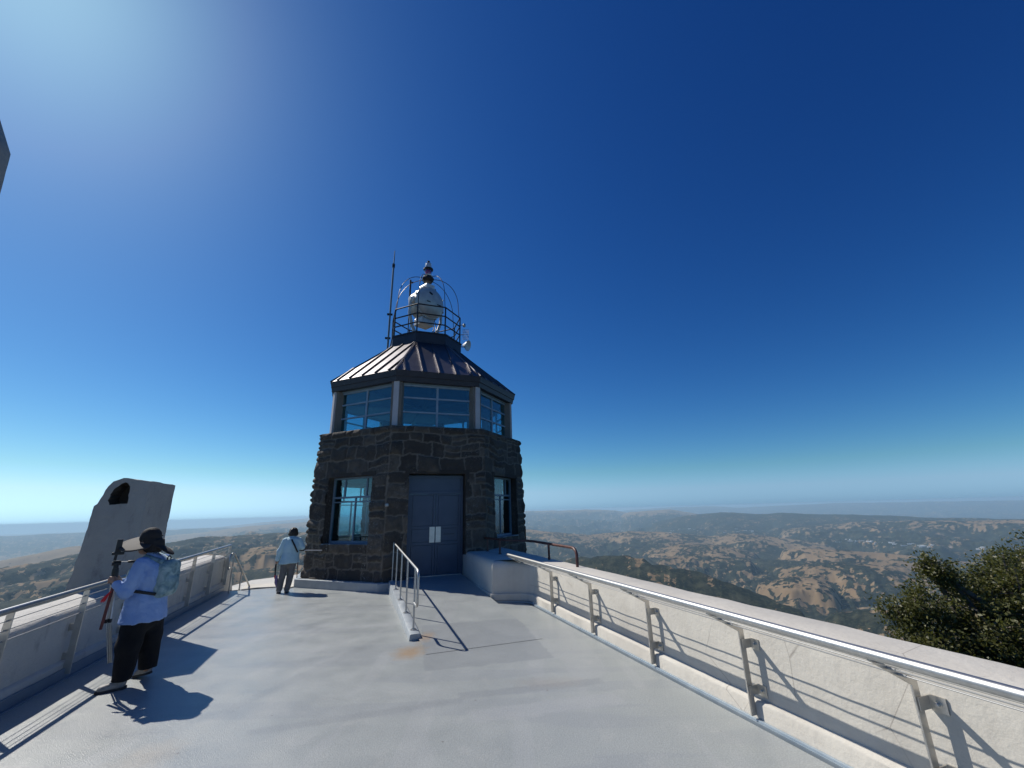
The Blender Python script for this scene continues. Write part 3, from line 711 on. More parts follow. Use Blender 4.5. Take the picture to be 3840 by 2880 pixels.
# searchlight beacon
root = empty("searchlight", "big silver rotating searchlight drum in a yoke inside the cage", "searchlight", tuple(TC + UP * 7.72))
bc = ax(-.02, 9.36)
bd = TV * .55 - VN * .80 - UP * .06; bd /= np.linalg.norm(bd); bs = np.cross(bd, UP); bs /= np.linalg.norm(bs); bu = np.cross(bs, bd)
q = MB(); q.lathe(bc, bd, [(.0, -.60), (.24, -.58), (.46, -.48), (.58, -.32), (.60, -.30), (.60, .16), (.63, .17), (.63, .24), (.60, .25)], 40); q.build("drum", M['silver'], root, smooth=35)
q = MB(); q.lathe(bc, bd, [(.60, .25), (.585, .29), (.46, .40), (.28, .47), (.0, .495)], 40); dm = q.build("front_dome", M['silver'], root, smooth=60)
q = MB(); q.frame_box(bc + bd * .40, bs, bu, bd, -.36, .30, -.10, -.06, .0, .08); q.build("seam_bar", M['black'], dm)
q = MB(); q.lathe(bc + bd * .44 + bu * .30 + bs * .12, bd + bu * .55, [(.085, -.04), (.085, .012), (.05, .016)], 12); q.build("peep_hole", M['black'], dm)
q = MB(); q.frame_box(bc, bs, bu, bd, -.19, .19, .50, .80, -.34, .22); q.build("vent_box", M['white_metal'], root, bevel=.05)
q = MB(); q.frame_box(bc, bs, bu, bd, -.24, .24, .46, .64, -.50, -.34); q.build("vent_fin", M['white_metal'], root, bevel=.03)
q = MB(); q.frame_box(bc, bs, bu, bd, -.27, .27, -.86, -.58, -.34, .20); q.build("control_box", M['silver'], root, bevel=.02)
for s in (-1, 1):
    q = MB(); q.lathe(bc + bs * s * .58, bs * s, [(.15, 0), (.15, .10), (.09, .12), (.09, .17)], 18); q.build("trunnion", M['white_metal'], root, smooth=40)
    q = MB(); q.tube([bc + bs * s * .70, bc + bs * s * .70 - bu * .55, bc + bs * s * .56 - bu * 1.0, ax(0, 7.86) + bs * s * .34], [.055, .06, .06, .06], 8); q.build("yoke_arm", M['silver'], root, smooth=50)
q = MB(); q.lathe(ax(0, 7.71), UP, [(.42, 0), (.42, .06), (.30, .10), (.28, .26)], 24); q.build("turntable", M['silver'], root, smooth=35)
q = MB()
for i in range(8):
    a = 2 * math.pi * i / 8 + .3; q.frame_box(bc + bd * .205 + (bs * math.cos(a) + bu * math.sin(a)) * .645, bs, bu, bd, -.02, .02, -.02, .02, -.06, .06)
q.build("latches", M['grey_metal'], root)
q = MB(); q.tube([bc - bs * .5 - bd * .3 - bu * .2, bc - bs * .62 - bu * .55 - bd * .2, bc - bs * .5 - bu * .95, ax(-.3, 7.9)], .018, 6); q.tube([bc - bs * .45 - bd * .1 - bu * .5, bc - bs * .40 - bu * .9, ax(.1, 7.95)], .014, 6); q.build("power_cable", M['black'], root, smooth=60)
settle(root)
# antennas and small dishes
q = MB(); q.tube([ax(-1.32, 7.35, -.25), ax(-1.30, 9.6, -.25), ax(-1.29, 10.75, -.25)], .034, 10); q.tube([ax(-1.29, 10.7, -.25), ax(-1.278, 11.42, -.25)], [.024, .016], 8)
o = q.build("whip_antenna", M['green_pole'], None, smooth=60); tag(o, "tall grey whip antenna clamped to the left edge of the tower roof", "antenna")
q = MB(); q.lathe(ax(-1.29, 10.70, -.25), UP, [(.055, 0), (.055, .14)], 8); q.frame_box(ax(-1.31, 8.74, -.25), TV, VN, UP, -.10, .09, -.03, .03, -.03, .03); q.frame_box(ax(-1.33, 7.80, -.25), TV, VN, UP, -.10, .09, -.03, .03, -.03, .03); q.build("clamp", M['black'], o)
q = MB(); q.tube([ax(-.66, 7.72, .1), ax(-.655, 10.25, .1)], .020, 8); q.tube([ax(-.655, 9.5, .1), ax(-.655, 10.42, .1)], .036, 8); q.frame_box(ax(-.655, 10.33, .1), TV, VN, UP, -.03, .11, -.02, .02, -.018, .018)
tag(q.build("whip_antenna", M['black'], None, smooth=60), "short black antenna mast standing inside the roof railing", "antenna")
root = empty("dish_antenna", "small pale dish antenna jutting from the right of the tower roof drum", "antenna", tuple(ax(1.32, 7.7)))
q = MB(); da = TV * .75 - VN * .45 - UP * .25; q.lathe(ax(1.55, 7.78), da, [(.03, -.20), (.16, -.04), (.21, .02), (.21, .03), (.15, -.01), (.02, -.06)], 20); q.build("dish", M['white_metal'], root, smooth=50)
q = MB(); q.tube([ax(1.28, 7.72), ax(1.45, 7.72), ax(1.5, 7.77)], .02, 8); q.build("arm", M['grey_metal'], root); settle(root)
root = empty("panel_antenna", "curved grid panel antenna on the railing post above the dish", "antenna", tuple(ax(1.30, 8.0)))
q = MB()
for i in range(9): q.tube([ax(1.36 + .028 * i, 7.98 + .04 * i * .2, -.05), ax(1.37 + .028 * i, 8.40, -.05 + .003 * i)], .005, 4)
for z in (8.0, 8.1, 8.2, 8.3, 8.4): q.tube([ax(1.36, z, -.05), ax(1.6, z + .02, -.05)], .006, 4)
q.build("grid", M['grey_metal'], root); q = MB(); q.tube([ax(1.27, 8.2), ax(1.40, 8.2, -.05)], .016, 8); q.tube([ax(1.27, 8.6), ax(1.38, 8.62)], .014, 8); q.lathe(ax(1.42, 8.60), UP, [(.05, -.05), (.06, 0), (.05, .06)], 10); q.build("bracket", M['grey_metal'], root); settle(root)

# ------------------------------------------------------------------ concrete pylons on the left wall
def pylon(label, pts, t0, t1, hole=None, seed=1, broken=True):
    """pts: outline in (o, z) on the left wall frame, extruded along t"""
    root = empty("concrete_pylon", label, "pylon", tuple(wlf((t0 + t1) / 2, pts[0][0] + .3, .7)))
    g = np.random.default_rng(seed); n = len(pts); N = 9; vs = []; fs = []
    # resample outline finely
    P = []
    for i in range(n):
        a = np.array(pts[i]); b = np.array(pts[(i + 1) % n]); m = max(1, int(np.linalg.norm(b - a) / .06))
        for k in range(m): P.append((a + (b - a) * k / m, i))
    m = len(P); ts = np.linspace(t0, t1, N)
    xs = np.array([p[0][0] for p in P]); zs_ = np.array([p[0][1] for p in P]); seg = np.array([p[1] for p in P])
    for j, t in enumerate(ts):
        rg = (.020 if broken else .008); nx = fbm(xs * 1.0 + 3 * j * .35, zs_, .16, 4, seed) * rg * 2.0
        left = np.isin(seg, [2, 3, 4, 5]) if broken else np.zeros(m, bool)
        nxl = np.where(left, fbm(xs * 0 + j * .1, zs_, .28, 4, seed + 9) * .055, nx * .3)
        for k in range(m): vs.append(wlf(t, xs[k] + nxl[k], zs_[k] + (nx[k] * .6 if 1 < zs_[k] else 0)))
    for j in range(N - 1):
        for k in range(m): fs.append((j * m + k, j * m + (k + 1) % m, (j + 1) * m + (k + 1) % m, (j + 1) * m + k))
    fs += [tuple((N - 1) * m + k for k in range(m))]
    if hole:
        from mathutils.geometry import tessellate_polygon
        H = []
        for i in range(len(hole)):
            a = np.array(hole[i]); b = np.array(hole[(i + 1) % len(hole)])
            for k in range(3): H.append(a + (b - a) * k / 3 + g.normal(0, .006, 2))
        h0 = len(vs); vs += [wlf(t0, *p) for p in H]; ring = [Vector((np.dot(vs[k] - PL, NL), vs[k][2], 0)) for k in range(m)]
        ids = list(range(m)) + list(range(h0, h0 + len(H)))
        fs += [tuple(ids[i] for i in t3) for t3 in tessellate_polygon([ring, [Vector((p[0], p[1], 0)) for p in H]])]
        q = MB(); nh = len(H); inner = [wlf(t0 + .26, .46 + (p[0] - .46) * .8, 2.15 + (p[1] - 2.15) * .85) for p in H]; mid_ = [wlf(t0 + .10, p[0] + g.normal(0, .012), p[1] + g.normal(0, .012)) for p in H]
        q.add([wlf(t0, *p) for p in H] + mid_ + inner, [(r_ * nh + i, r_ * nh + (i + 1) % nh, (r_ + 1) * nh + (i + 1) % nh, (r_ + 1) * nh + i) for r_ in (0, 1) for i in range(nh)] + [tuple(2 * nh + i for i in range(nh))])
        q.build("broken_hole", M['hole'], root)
    else: fs += [tuple(range(m - 1, -1, -1))]
    d = MB(); d.add(vs, fs); body = d.build("body", M['pylon'], root, smooth=32)
    settle(root)
outl = [(.10, .6), (.10, 2.365), (.46, 2.415), (.58, 2.36), (.66, 2.22), (.71, 2.03), (.745, 1.99), (.77, 1.5), (.80, 1.1), (.84, .80), (.90, .6)]
hole = [(.34, 2.02), (.565, 2.005), (.59, 2.07), (.58, 2.17), (.535, 2.26), (.47, 2.325), (.40, 2.35), (.355, 2.29), (.335, 2.15)]
pylon("weathered concrete pylon with a dark broken hole near its rounded top", outl, 7.35, 8.35, hole, 4)
outl2 = [(.05, .6), (.02, 4.55), (.05, 4.95), (.32, 5.55), (.62, 6.0), (.9, 6.0), (.95, .6)]
pylon("tall concrete pylon of which only an upper corner shows against the sky", outl2, 2.3, 3.2, None, 8, False)

# ------------------------------------------------------------------ people: one continuous surface grown from a distance field
def capsule(P, a, b, ra, rb=None, flat=None):
    a = np.array(a, float); b = np.array(b, float); rb = ra if rb is None else rb
    ab = b - a; L = ab @ ab + 1e-12; q = P - a; t = np.clip((q @ ab) / L, 0, 1); w = q - t[..., None] * ab
    if flat is not None:                    # flat = (axis, factor): squeeze the section along an axis
        axv, k = np.array(flat[0], float), flat[1]; c = w @ axv; w = w + (c * (1 / k - 1))[..., None] * axv
    return np.sqrt((w * w).sum(-1)) - (ra + (rb - ra) * t)
def ellipsoid(P, c, r, axes=None):
    q = P - np.array(c, float)
    if axes is not None: q = np.stack([q @ np.array(a, float) for a in axes], -1)
    r = np.array(r, float); k = np.sqrt(((q / r) ** 2).sum(-1)); return (k - 1) * r.min()
def smin(a, b, k): h = np.clip(.5 + .5 * (b - a) / k, 0, 1); return b * (1 - h) + a * h - k * h * (1 - h)
def surface(fn, lo, hi, step):
    lo = np.array(lo, float); hi = np.array(hi, float); n = np.ceil((hi - lo) / step).astype(int) + 1
    X = [lo[i] + step * np.arange(n[i]) for i in range(3)]
    P = np.stack(np.meshgrid(*X, indexing='ij'), -1); D = fn(P); I = D < 0
    c = np.zeros(tuple(n - 1), int)
    for dx in (0, 1):
        for dy in (0, 1):
            for dz in (0, 1): c += I[dx:n[0] - 1 + dx, dy:n[1] - 1 + dy, dz:n[2] - 1 + dz]
    act = (c > 0) & (c < 8); idx = -np.ones(act.shape, int); idx[act] = np.arange(act.sum()); A = np.argwhere(act)
    acc = np.zeros((len(A), 3)); cnt = np.zeros(len(A))
    cor = [(x, y, z) for x in (0, 1) for y in (0, 1) for z in (0, 1)]
    for i in range(8):
        for j in range(i + 1, 8):
            p, q = np.array(cor[i]), np.array(cor[j])
            if np.abs(p - q).sum() != 1: continue
            d0 = D[tuple((A + p).T)]; d1 = D[tuple((A + q).T)]; m = (d0 < 0) != (d1 < 0); t = np.where(m, d0 / (d0 - d1 + 1e-15), 0)
            acc += np.where(m[:, None], p + t[:, None] * (q - p), 0); cnt += m
    V = lo + (A + acc / cnt[:, None]) * step; F = []
    for axx in range(3):
        o1, o2 = [(1, 2), (2, 0), (0, 1)][axx]
        sl0 = [slice(1, -1)] * 3; sl1 = [slice(1, -1)] * 3; sl0[axx] = slice(0, -1); sl1[axx] = slice(1, None)
        s0 = I[tuple(sl0)]; s1 = I[tuple(sl1)]; off = np.array([1, 1, 1]); off[axx] = 0
        for sign, mm in ((1, s0 & ~s1), (-1, ~s0 & s1)):
            E_ = np.argwhere(mm) + off
            if not len(E_): continue
            e1 = np.zeros(3, int); e1[o1] = 1; e2 = np.zeros(3, int); e2[o2] = 1
            ok = (E_[:, o1] < act.shape[o1]) & (E_[:, o2] < act.shape[o2]) & (E_[:, axx] < act.shape[axx]); E_ = E_[ok]
            q = np.stack([idx[tuple((E_ - e1 - e2).T)], idx[tuple((E_ - e2).T)], idx[tuple(E_.T)], idx[tuple((E_ - e1).T)]], -1)
            F.append(q if sign > 0 else q[:, ::-1])
    F = np.concatenate(F); F = F[(F >= 0).all(1)]
    return V, F
def grow(name, fn, lo, hi, step, m, parent):
    V, F = surface(fn, lo, hi, step); o = mesh_np(name, V, F, m, parent, None, True); return o
def n3(P, s, seed=0):
    x, y, z = P[..., 0] / s, P[..., 1] / s, P[..., 2] / s
    return (gnoise(x + .7 * z, y - .4 * z, seed) + gnoise(y + 3.1, z * 1.0 + .5 * x, seed + 5) + gnoise(z + .3 * y, x + 7.7, seed + 9)) / 2

def skin_mat(name, c):
    m = mat(name, c, .5); m.node_tree.nodes["Principled BSDF"].inputs["Subsurface Weight"].default_value = .08
    t = NT(m); t.color(t.ramp(t.noise(25, 4), [(.3, tuple(.86 * x for x in c)), (.7, c)])); return m
M['skin'] = skin_mat("skin", (.36, .20, .13))
def cloth(name, c1, c2, rough=.8, bs=.35, sc=14):
    m = mat(name, c1, rough); t = NT(m); t.color(t.ramp(t.noise(6, 4), [(.35, c1), (.65, c2)]))
    h = t.math('ADD', t.noise(sc, 4, .6, None, .8), t.math('MULTIPLY', t.noise(400, 2), .08)); t.bump(h, bs, .035); return m
M['shirt'] = cloth("blue_shirt_cloth", (.22, .34, .62), (.29, .41, .68))
M['trousers'] = cloth("black_trouser_cloth", (.003, .003, .004), (.006, .006, .008), .95)
M['hat'] = cloth("black_hat_cloth", (.012, .010, .010), (.02, .017, .016), .8, .2)
M['brim'] = cloth("hat_brim_cloth", (.030, .026, .025), (.045, .040, .037), .75, .1)
M['shoe'] = mat_noise("grey_shoe_leather", (.20, .19, .18), (.34, .33, .31), 40, .6, 0, .2, .004, 160)
M['sole'] = mat("dark_shoe_sole", (.03, .03, .032), .7)
M['hair'] = cloth("dark_hair", (.010, .007, .005), (.025, .016, .010), .45, .6, 60)
M['jacket'] = cloth("pale_cyan_jacket_cloth", (.42, .60, .66), (.50, .67, .72))
M['slacks'] = cloth("grey_trouser_cloth", (.13, .125, .125), (.18, .17, .165))
M['strap'] = mat_noise("black_strap", (.015, .014, .014), (.03, .028, .027), 20, .7)
def pack_mat():
    m = mat("camouflage_pack_cloth", (.2, .28, .3), .75); t = NT(m); n = t.noise(9, 6, .62, None, 1.2)
    c = t.ramp(n, [(.30, (.10, .17, .19)), (.45, (.17, .27, .30)), (.55, (.25, .36, .38)), (.68, (.38, .48, .50))]); t.color(c); t.bump(t.noise(12, 4, .6), .3, .02); return m
M['pack'] = pack_mat()
M['redwood'] = mat_noise("red_brown_stick", (.09, .018, .014), (.16, .03, .022), 25, .5)
M['tassel'] = mat("red_cord", (.62, .03, .04), .7)
M['phone_back'] = mat("phone_glass", (.35, .34, .31), .2)
M['purple'] = mat("purple_cloth", (.20, .15, .30), .7)

class Body:
    """local axes: s = to the right as the camera sees it, q = away from the camera, z = up"""
    def __init__(s, o, az): s.o = np.array(o, float); a = R(az); s.S = np.array([math.cos(a), -math.sin(a), 0]); s.Q = np.array([math.sin(a), math.cos(a), 0])
    def w(s, p): return s.o + s.S * p[0] + s.Q * p[1] + UP * p[2]
    def loc(s, P): q = P - s.o; return np.stack([q @ s.S, q @ s.Q, q[..., 2]], -1)
    def grow(s, name, f, lo, hi, step, m, parent):
        V, F = surface(f, lo, hi, step); W = s.o + V[:, :1] * s.S + V[:, 1:2] * s.Q + V[:, 2:3] * UP
        return mesh_np(name, W, F, m, parent, None, True)
def hand_fn(wrist, palm, grip, thumb, up, n=4, spread=.018, close=.03):
    """palm from wrist to palm centre; four unequal fingers wrap round a grip axis, thumb closes from the other side"""
    wrist, palm, grip, thumb, up = map(lambda q: np.array(q, float), (wrist, palm, grip, thumb, up))
    def f(P):
        d = capsule(P, wrist, palm, .026, .034)
        for i in range(n):
            z = up * (i - 1.5) * spread; L = (.92, 1.0, .97, .8)[i]
            a = palm + z * 1.0; b = palm + (grip - palm) * L + z + (grip - palm) * .3; c = b - thumb * close * L * .9 + z * .05; e = c - (grip - palm) * .55 * L
            ff = np.minimum(np.minimum(capsule(P, a, b, .0115, .0105), capsule(P, b, c, .0105, .0098)), capsule(P, c, e, .0098, .0085)); d = smin(d, ff, .006)
        t0 = palm + up * .022 - (grip - palm) * .2; t1 = t0 + thumb * .030 + (grip - palm) * .55; t2 = t1 + (grip - palm) * .6 - thumb * .008 - up * .006
        return smin(smin(d, capsule(P, t0, t1, .013, .0115), .008), capsule(P, t1, t2, .0115, .0095), .006)
    return f

# hiker with wide-brimmed hat, blue shirt, small pack, tripod
b1 = Body((-4.43, 5.46, 0), -39.0)
p1 = empty("person", "hiker in blue shirt and black neck-flap hat holding a tripod by the left wall", "person", (-4.43, 5.46, 0))
fw = np.array([-.83, .56, 0]); lf = np.array([-.56, -.83, 0])           # facing and left side in (s, q)
HS = np.array([-.045, .005, 1.475]); hf = np.array([-.92, .38, 0]); hl = np.array([-.38, -.92, 0])
LS, LE, LW, LH = (-.075, -.165, 1.275), (-.155, -.175, .985), (-.262, -.06, 1.075), (-.297, -.022, 1.115)
RS, RE_, RW, RH = (.135, .155, 1.275), (.03, .23, 1.0), (-.235, .05, 1.075), (-.268, .03, 1.115)
palm_grip = np.array([-.30, .02, 1.12])
def f_body1(P):
    d = capsule(P, (.04, 0, .80), (.03, 0, 1.05), .13, .12); d = smin(d, capsule(P, (.03, 0, 1.05), (.03, 0, 1.24), .13, .12), .05)
    for a, e, w_ in ((LS, LE, LW), (RS, RE_, RW)):
        d = smin(d, capsule(P, a, e, .045, .036), .03); d = smin(d, capsule(P, e, w_, .036, .026), .015)
    d = smin(d, capsule(P, (.03, 0, 1.27), (-.02, 0, 1.42), .055, .05), .03)
    for hip, kn, an in (((.0, -.06, .8), (-.03, -.11, .44), (-.03, -.13, .09)), ((.09, .07, .8), (.14, .09, .45), (.17, .11, .10))):
        d = smin(d, capsule(P, hip, kn, .075, .05), .03); d = smin(d, capsule(P, kn, an, .048, .032), .02)
    d = smin(d, ellipsoid(P, HS + (0, 0, .015), (.085, .074, .108), (hf, hl, UP)), .02)             # skull
    d = smin(d, ellipsoid(P, HS + hf * .045 - UP * .065, (.042, .046, .045), (hf, hl, UP)), .025)    # jaw and chin
    d = smin(d, capsule(P, HS + hf * .082 + UP * .0, HS + hf * .104 - UP * .03, .009, .014), .012)   # nose
    d = smin(d, ellipsoid(P, HS + hf * .082 - UP * .062, (.012, .024, .009), (hf, hl, UP)), .008)    # mouth
    for sg_ in (-1, 1):
        d = np.maximum(d, -ellipsoid(P, HS + hf * .088 + hl * .03 * sg_ + UP * .012, (.014, .016, .010), (hf, hl, UP)))   # eye socket
        d = smin(d, ellipsoid(P, HS + hf * .074 + hl * .03 * sg_ + UP * .010, (.011, .013, .009), (hf, hl, UP)), .003)
        d = smin(d, ellipsoid(P, HS - hf * .005 + hl * .076 * sg_ - UP * .01, (.020, .008, .030), (hf, hl, UP)), .006)   # ear
    h1 = hand_fn(LW, LH, (-.318, -.002, 1.115), (.5, .8, .0), (.0, .0, 1.0)); h2 = hand_fn(RW, RH, (-.29, .05, 1.115), (-.6, -.7, 0), (0, 0, 1.0))
    return smin(smin(d, h1(P), .012), h2(P), .012)
b1.grow("body", f_body1, (-.42, -.32, .02), (.34, .38, 1.64), .0075, M['skin'], p1)
def f_shirt1(P):
    fold = .010 * n3(P * (1, 1, .55), .075, 3) + .006 * n3(P, .035, 8)
    d = ellipsoid(P, (.035, 0, 1.13), (.165, .20, .24)); d = smin(d, capsule(P, (-.065, -.14, 1.262), (.125, .14, 1.262), .062), .05)
    d = smin(d, capsule(P, (.035, 0, 1.05), (.04, 0, .80), .17, .20, (fw, .80)), .06)
    d = smin(d, capsule(P, (.04, .0, .84), (.045, .0, .66), .215, .245, (fw, .86)), .03)
    d = np.maximum(d, .64 - P[..., 2] + .012 * n3(P * (1, 1, 0), .12, 4))
    for a, e, w_, r in ((LS, LE, LW, 1), (RS, RE_, RW, 1)):
        e2 = np.array(w_) + (np.array(e) - np.array(w_)) * .12
        d = smin(d, capsule(P, a, e, .072, .066), .03); d = smin(d, capsule(P, e, e2, .066, .046), .025)
    d = smin(d, capsule(P, (.025, 0, 1.30), (.0, 0, 1.375), .070, .062), .025)                        # collar
    return d + fold
b1.grow("shirt", f_shirt1, (-.36, -.36, .60), (.38, .40, 1.42), .0095, M['shirt'], p1)
def f_tr1(P):
    fold = .008 * n3(P * (1, 1, .5), .07, 13)
    d = capsule(P, (.04, 0, .80), (.045, 0, .68), .15, .16)
    for hip, kn, an in (((-.01, -.075, .74), (-.035, -.115, .42), (-.035, -.13, .10)), ((.10, .075, .74), (.145, .10, .44), (.175, .115, .11))):
        d = smin(d, capsule(P, hip, kn, .132, .112), .045); d = smin(d, capsule(P, kn, an, .112, .088), .03)
    d = np.maximum(d, .085 + .02 * (P[..., 0] > .06) - P[..., 2]); return np.maximum(d + fold, P[..., 2] - .69)
b1.grow("trousers", f_tr1, (-.30, -.30, .08), (.34, .32, .92), .0095, M['trousers'], p1)
HC = HS + np.array([0, 0, .03])
def f_hat(P):
    d = ellipsoid(P, HC + UP * .06 + hf * (-.005), (.108, .096, .112), (hf, hl, UP)); d = np.maximum(d, HC[2] + .005 - P[..., 2])
    # neck flap hanging behind and at the sides
    fl = ellipsoid(P, HC - hf * .045 - UP * .035, (.112, .102, .13), (hf, hl, UP)); fl = np.maximum(fl, -ellipsoid(P, HC - hf * .03 - UP * .04, (.105, .090, .17), (hf, hl, UP)))
    q = P - HC; fr_ = q @ hf; fl = np.maximum(fl, fr_ - .015); fl = np.maximum(fl, q[..., 2] - .03); fl2 = capsule(P, HC - hf * .09 - UP * .03, HC - hf * .21 - UP * .105, .09, .085, (UP * .8 - hf * .6, .22))
    fl = smin(fl, fl2, .03); return smin(d, fl, .02) + .004 * n3(P, .05, 23)
b1.grow("hat", f_hat, (-.30, -.28, 1.30), (.26, .30, 1.70), .007, M['hat'], p1)
def f_brim(P):
    q = P - HC; u = q @ hf; v = q @ hl; r = np.sqrt(((u - .06) / .225) ** 2 + (v / .19) ** 2); zz = .016 - .02 * np.clip(u / .2, 0, 1.2) - .42 * v - .4 * v * v
    d = np.maximum((r - 1) * .19, np.abs(q[..., 2] - zz) - .008); return np.maximum(d, -.07 - u)
b1.grow("hat_brim", f_brim, (-.42, -.36, 1.36), (.26, .36, 1.64), .006, M['brim'], p1)
def shoe(b, heel, toe, parent, lift=0.0):
    heel = np.array(heel, float); toe = np.array(toe, float); dr = (toe - heel); L = np.linalg.norm(dr); dr /= L; sd_ = np.array([-dr[1], dr[0], 0]); up = np.cross(dr, sd_)
    def fu(P):
        d = capsule(P, heel + dr * .05 + UP * .055, heel + dr * (L - .06) + UP * .03, .046, .040); d = smin(d, capsule(P, heel + dr * .06 + UP * .05, heel + dr * .05 + UP * .105, .045, .048), .03)
        return np.maximum(d, (heel[2] + .018) + ((P - heel) @ dr) * dr[2] - P[..., 2])
    def fs_(P):
        d = capsule(P, heel + dr * .04 + UP * .012, heel + dr * (L - .05) + UP * .012, .050, .046); z = P[..., 2] - heel[2] - ((P - heel) @ dr) * dr[2]
        return np.maximum(np.maximum(d, z - .024), -z)
    lo = np.minimum(heel, toe) - .09; hi = np.maximum(heel, toe) + .09; hi[2] += .12
    s_ = b.grow("shoe", fu, lo, hi, .008, M['shoe'], parent); b.grow("sole", fs_, lo, hi, .007, M['sole'], s_)
shoe(b1, (.015, -.125, .0), (-.245, -.145, 0), p1); shoe(b1, (.215, .12, .035), (.055, .235, .0), p1)
# pack
def f_pack(P):
    bk = -fw; c = np.array([.035, 0, 1.09]) + bk * .175 - lf * .02; q = P - c; u = q @ bk; v = q @ lf; z = q[..., 2]
    w_ = .135 - .05 * np.clip((z - .08) / .14, 0, 1) ** 2; d = np.sqrt(np.maximum(np.abs(u) - .025, 0) ** 2 + np.maximum(np.abs(v) - w_ + .05, 0) ** 2 + np.maximum(np.abs(z) - .155, 0) ** 2) - .05
    pk = np.sqrt(np.maximum(np.abs(u - .05) - .015, 0) ** 2 + np.maximum(np.abs(v) - .07, 0) ** 2 + np.maximum(np.abs(z + .07) - .06, 0) ** 2) - .03
    return smin(d, pk, .02) + .008 * n3(P, .06, 31)
pk = tag(b1.grow("backpack", f_pack, (-.05, -.34, .84), (.44, .22, 1.36), .009, M['pack'], None), "small blue green camouflage backpack worn by the hiker in the blue shirt", "backpack")
bk = -fw
for sgn, a0 in ((1, LS), (-1, RS)):
    q = MB(); side = lf * sgn; base = np.array([.035, 0, 0])
    top = base + bk * .16 + side * .07 + UP * 1.27; sh = base + side * .115 + UP * 1.345 - bk * .02; ft = base + fw * .13 + side * .14 + UP * 1.2; ft2 = base + fw * .15 + side * .17 + UP * 1.05; un = base + side * .215 + UP * .985; lo_ = base + bk * .17 + side * .11 + UP * .93
    pts = [b1.w(x) for x in (top, sh, ft, ft2)]; q.tube(pts, [.030, .030, .028, .022], 8); q.build("shoulder_strap", M['pack'], pk, smooth=80)
    q = MB(); q.tube([b1.w(x) for x in (ft2, un, lo_)], [.014, .017, .017], 8); q.build("side_strap", M['strap'], pk, smooth=80)
q = MB(); c = np.array([.035, 0, 1.285]) + bk * .17; q.tube([b1.w(c + lf * .03 - UP * .02), b1.w(c + lf * .03 + UP * .035), b1.w(c + UP * .055), b1.w(c - lf * .03 + UP * .035), b1.w(c - lf * .03 - UP * .02)], .007, 6); q.build("grab_loop", M['strap'], pk, smooth=80)
q = MB(); c = np.array([.035, 0, 1.11]) + bk * .232 - lf * .02; q.tube([b1.w(c + lf * .085 - UP * .09), b1.w(c + lf * .08 + UP * .05), b1.w(c + UP * .10), b1.w(c - lf * .08 + UP * .05), b1.w(c - lf * .085 - UP * .09)], .004, 6); q.build("zip", M['strap'], pk, smooth=80)
# tripod held in the hand
tr = empty("tripod", "folded silver legged tripod with a phone on its black head held by the hiker", "tripod", tuple(b1.w((-.16, .02, .235))))
def tp(s_, z, q_=.02): return b1.w((s_, q_, z))
for i, (ds, dq) in enumerate(((-.018, -.01), (.018, -.012), (.0, .018))):
    q = MB(); q.tube([tp(-.288 + ds, 1.08, .02 + dq), tp(-.262 + ds, .66, .02 + dq)], .0115, 8); q.tube([tp(-.262 + ds, .70, .02 + dq), tp(-.168 + ds * .8, .245, .02 + dq)], .008, 8)
    l_ = q.build("leg", M['steel'], tr, smooth=60); q = MB(); q.lathe(tp(-.262 + ds, .68, .02 + dq), UP, [(.015, -.02), (.015, .02)], 8); q.build("leg_clamp", M['black'], l_)
q = MB(); q.tube([tp(-.289, 1.06), tp(-.292, 1.12), tp(-.297, 1.20), tp(-.300, 1.235)], [.030, .032, .034, .030], 14); q.build("leg_collar", M['black'], tr, smooth=40)
q = MB(); q.tube([tp(-.300, 1.23), tp(-.302, 1.29)], [.026, .024], 12); q.lathe(tp(-.302, 1.285), b1.S, [(.022, -.04), (.022, .04)], 12); q.lathe(tp(-.303, 1.31), UP, [(.034, -.006), (.034, .006)], 14); q.build("pan_head", M['black'], tr, smooth=40)
q = MB(); q.tube([tp(-.28, 1.298), tp(-.20, 1.296), ], .0055, 8); q.build("pan_rod", M['steel'], tr, smooth=60)
q = MB(); q.tube([tp(-.205, 1.296), tp(-.195, 1.296), tp(-.11, 1.290), tp(-.102, 1.290)], [.009, .014, .013, .007], 10); q.build("pan_grip", M['black'], tr, smooth=50)
q = MB(); q.tube([tp(-.325, 1.32), tp(-.322, 1.385)], .016, 8); q.frame_box(b1.w((-.318, .02, 1.395)), b1.S, b1.Q, UP, -.045, .065, -.02, .02, -.016, .016); q.build("phone_clamp", M['black'], tr, bevel=.006)
q = MB(); q.frame_box(b1.w((-.318, .015, 1.475)), b1.S * .96 + b1.Q * .28, b1.Q * .96 - b1.S * .28, UP, -.030, .030, -.005, .005, -.078, .078); ph = q.build("phone", M['phone_back'], tr, bevel=.006)
q = MB(); q.frame_box(b1.w((-.318, .015, 1.475)), b1.S * .96 + b1.Q * .28, b1.Q * .96 - b1.S * .28, UP, -.024, .030, -.0075, -.0045, -.074, .074); q.build("phone_case", M['black'], ph)
settle(tr)
st = empty("walking_stick", "short red brown stick with a red tassel hanging from the hiker's hand", "stick", tuple(b1.w((-.30, -.03, .60))))
q = MB(); q.tube([b1.w((-.285, -.035, 1.07)), b1.w((-.288, -.04, .98)), b1.w((-.308, -.045, .61))], [.014, .016, .014], 8); q.build("shaft", M['redwood'], st, smooth=60)
q = MB()
for i in range(7):
    a = np.array((-.292, -.05, 1.0)); q.tube([b1.w(a), b1.w(a + (-.018 - .004 * i, -.01, -.05)), b1.w(a + (-.034 - .006 * i, -.012 + .003 * i, -.10 - .006 * (i % 3)))], .0045, 5)
q.build("tassel", M['tassel'], st); settle(st); settle(p1); 

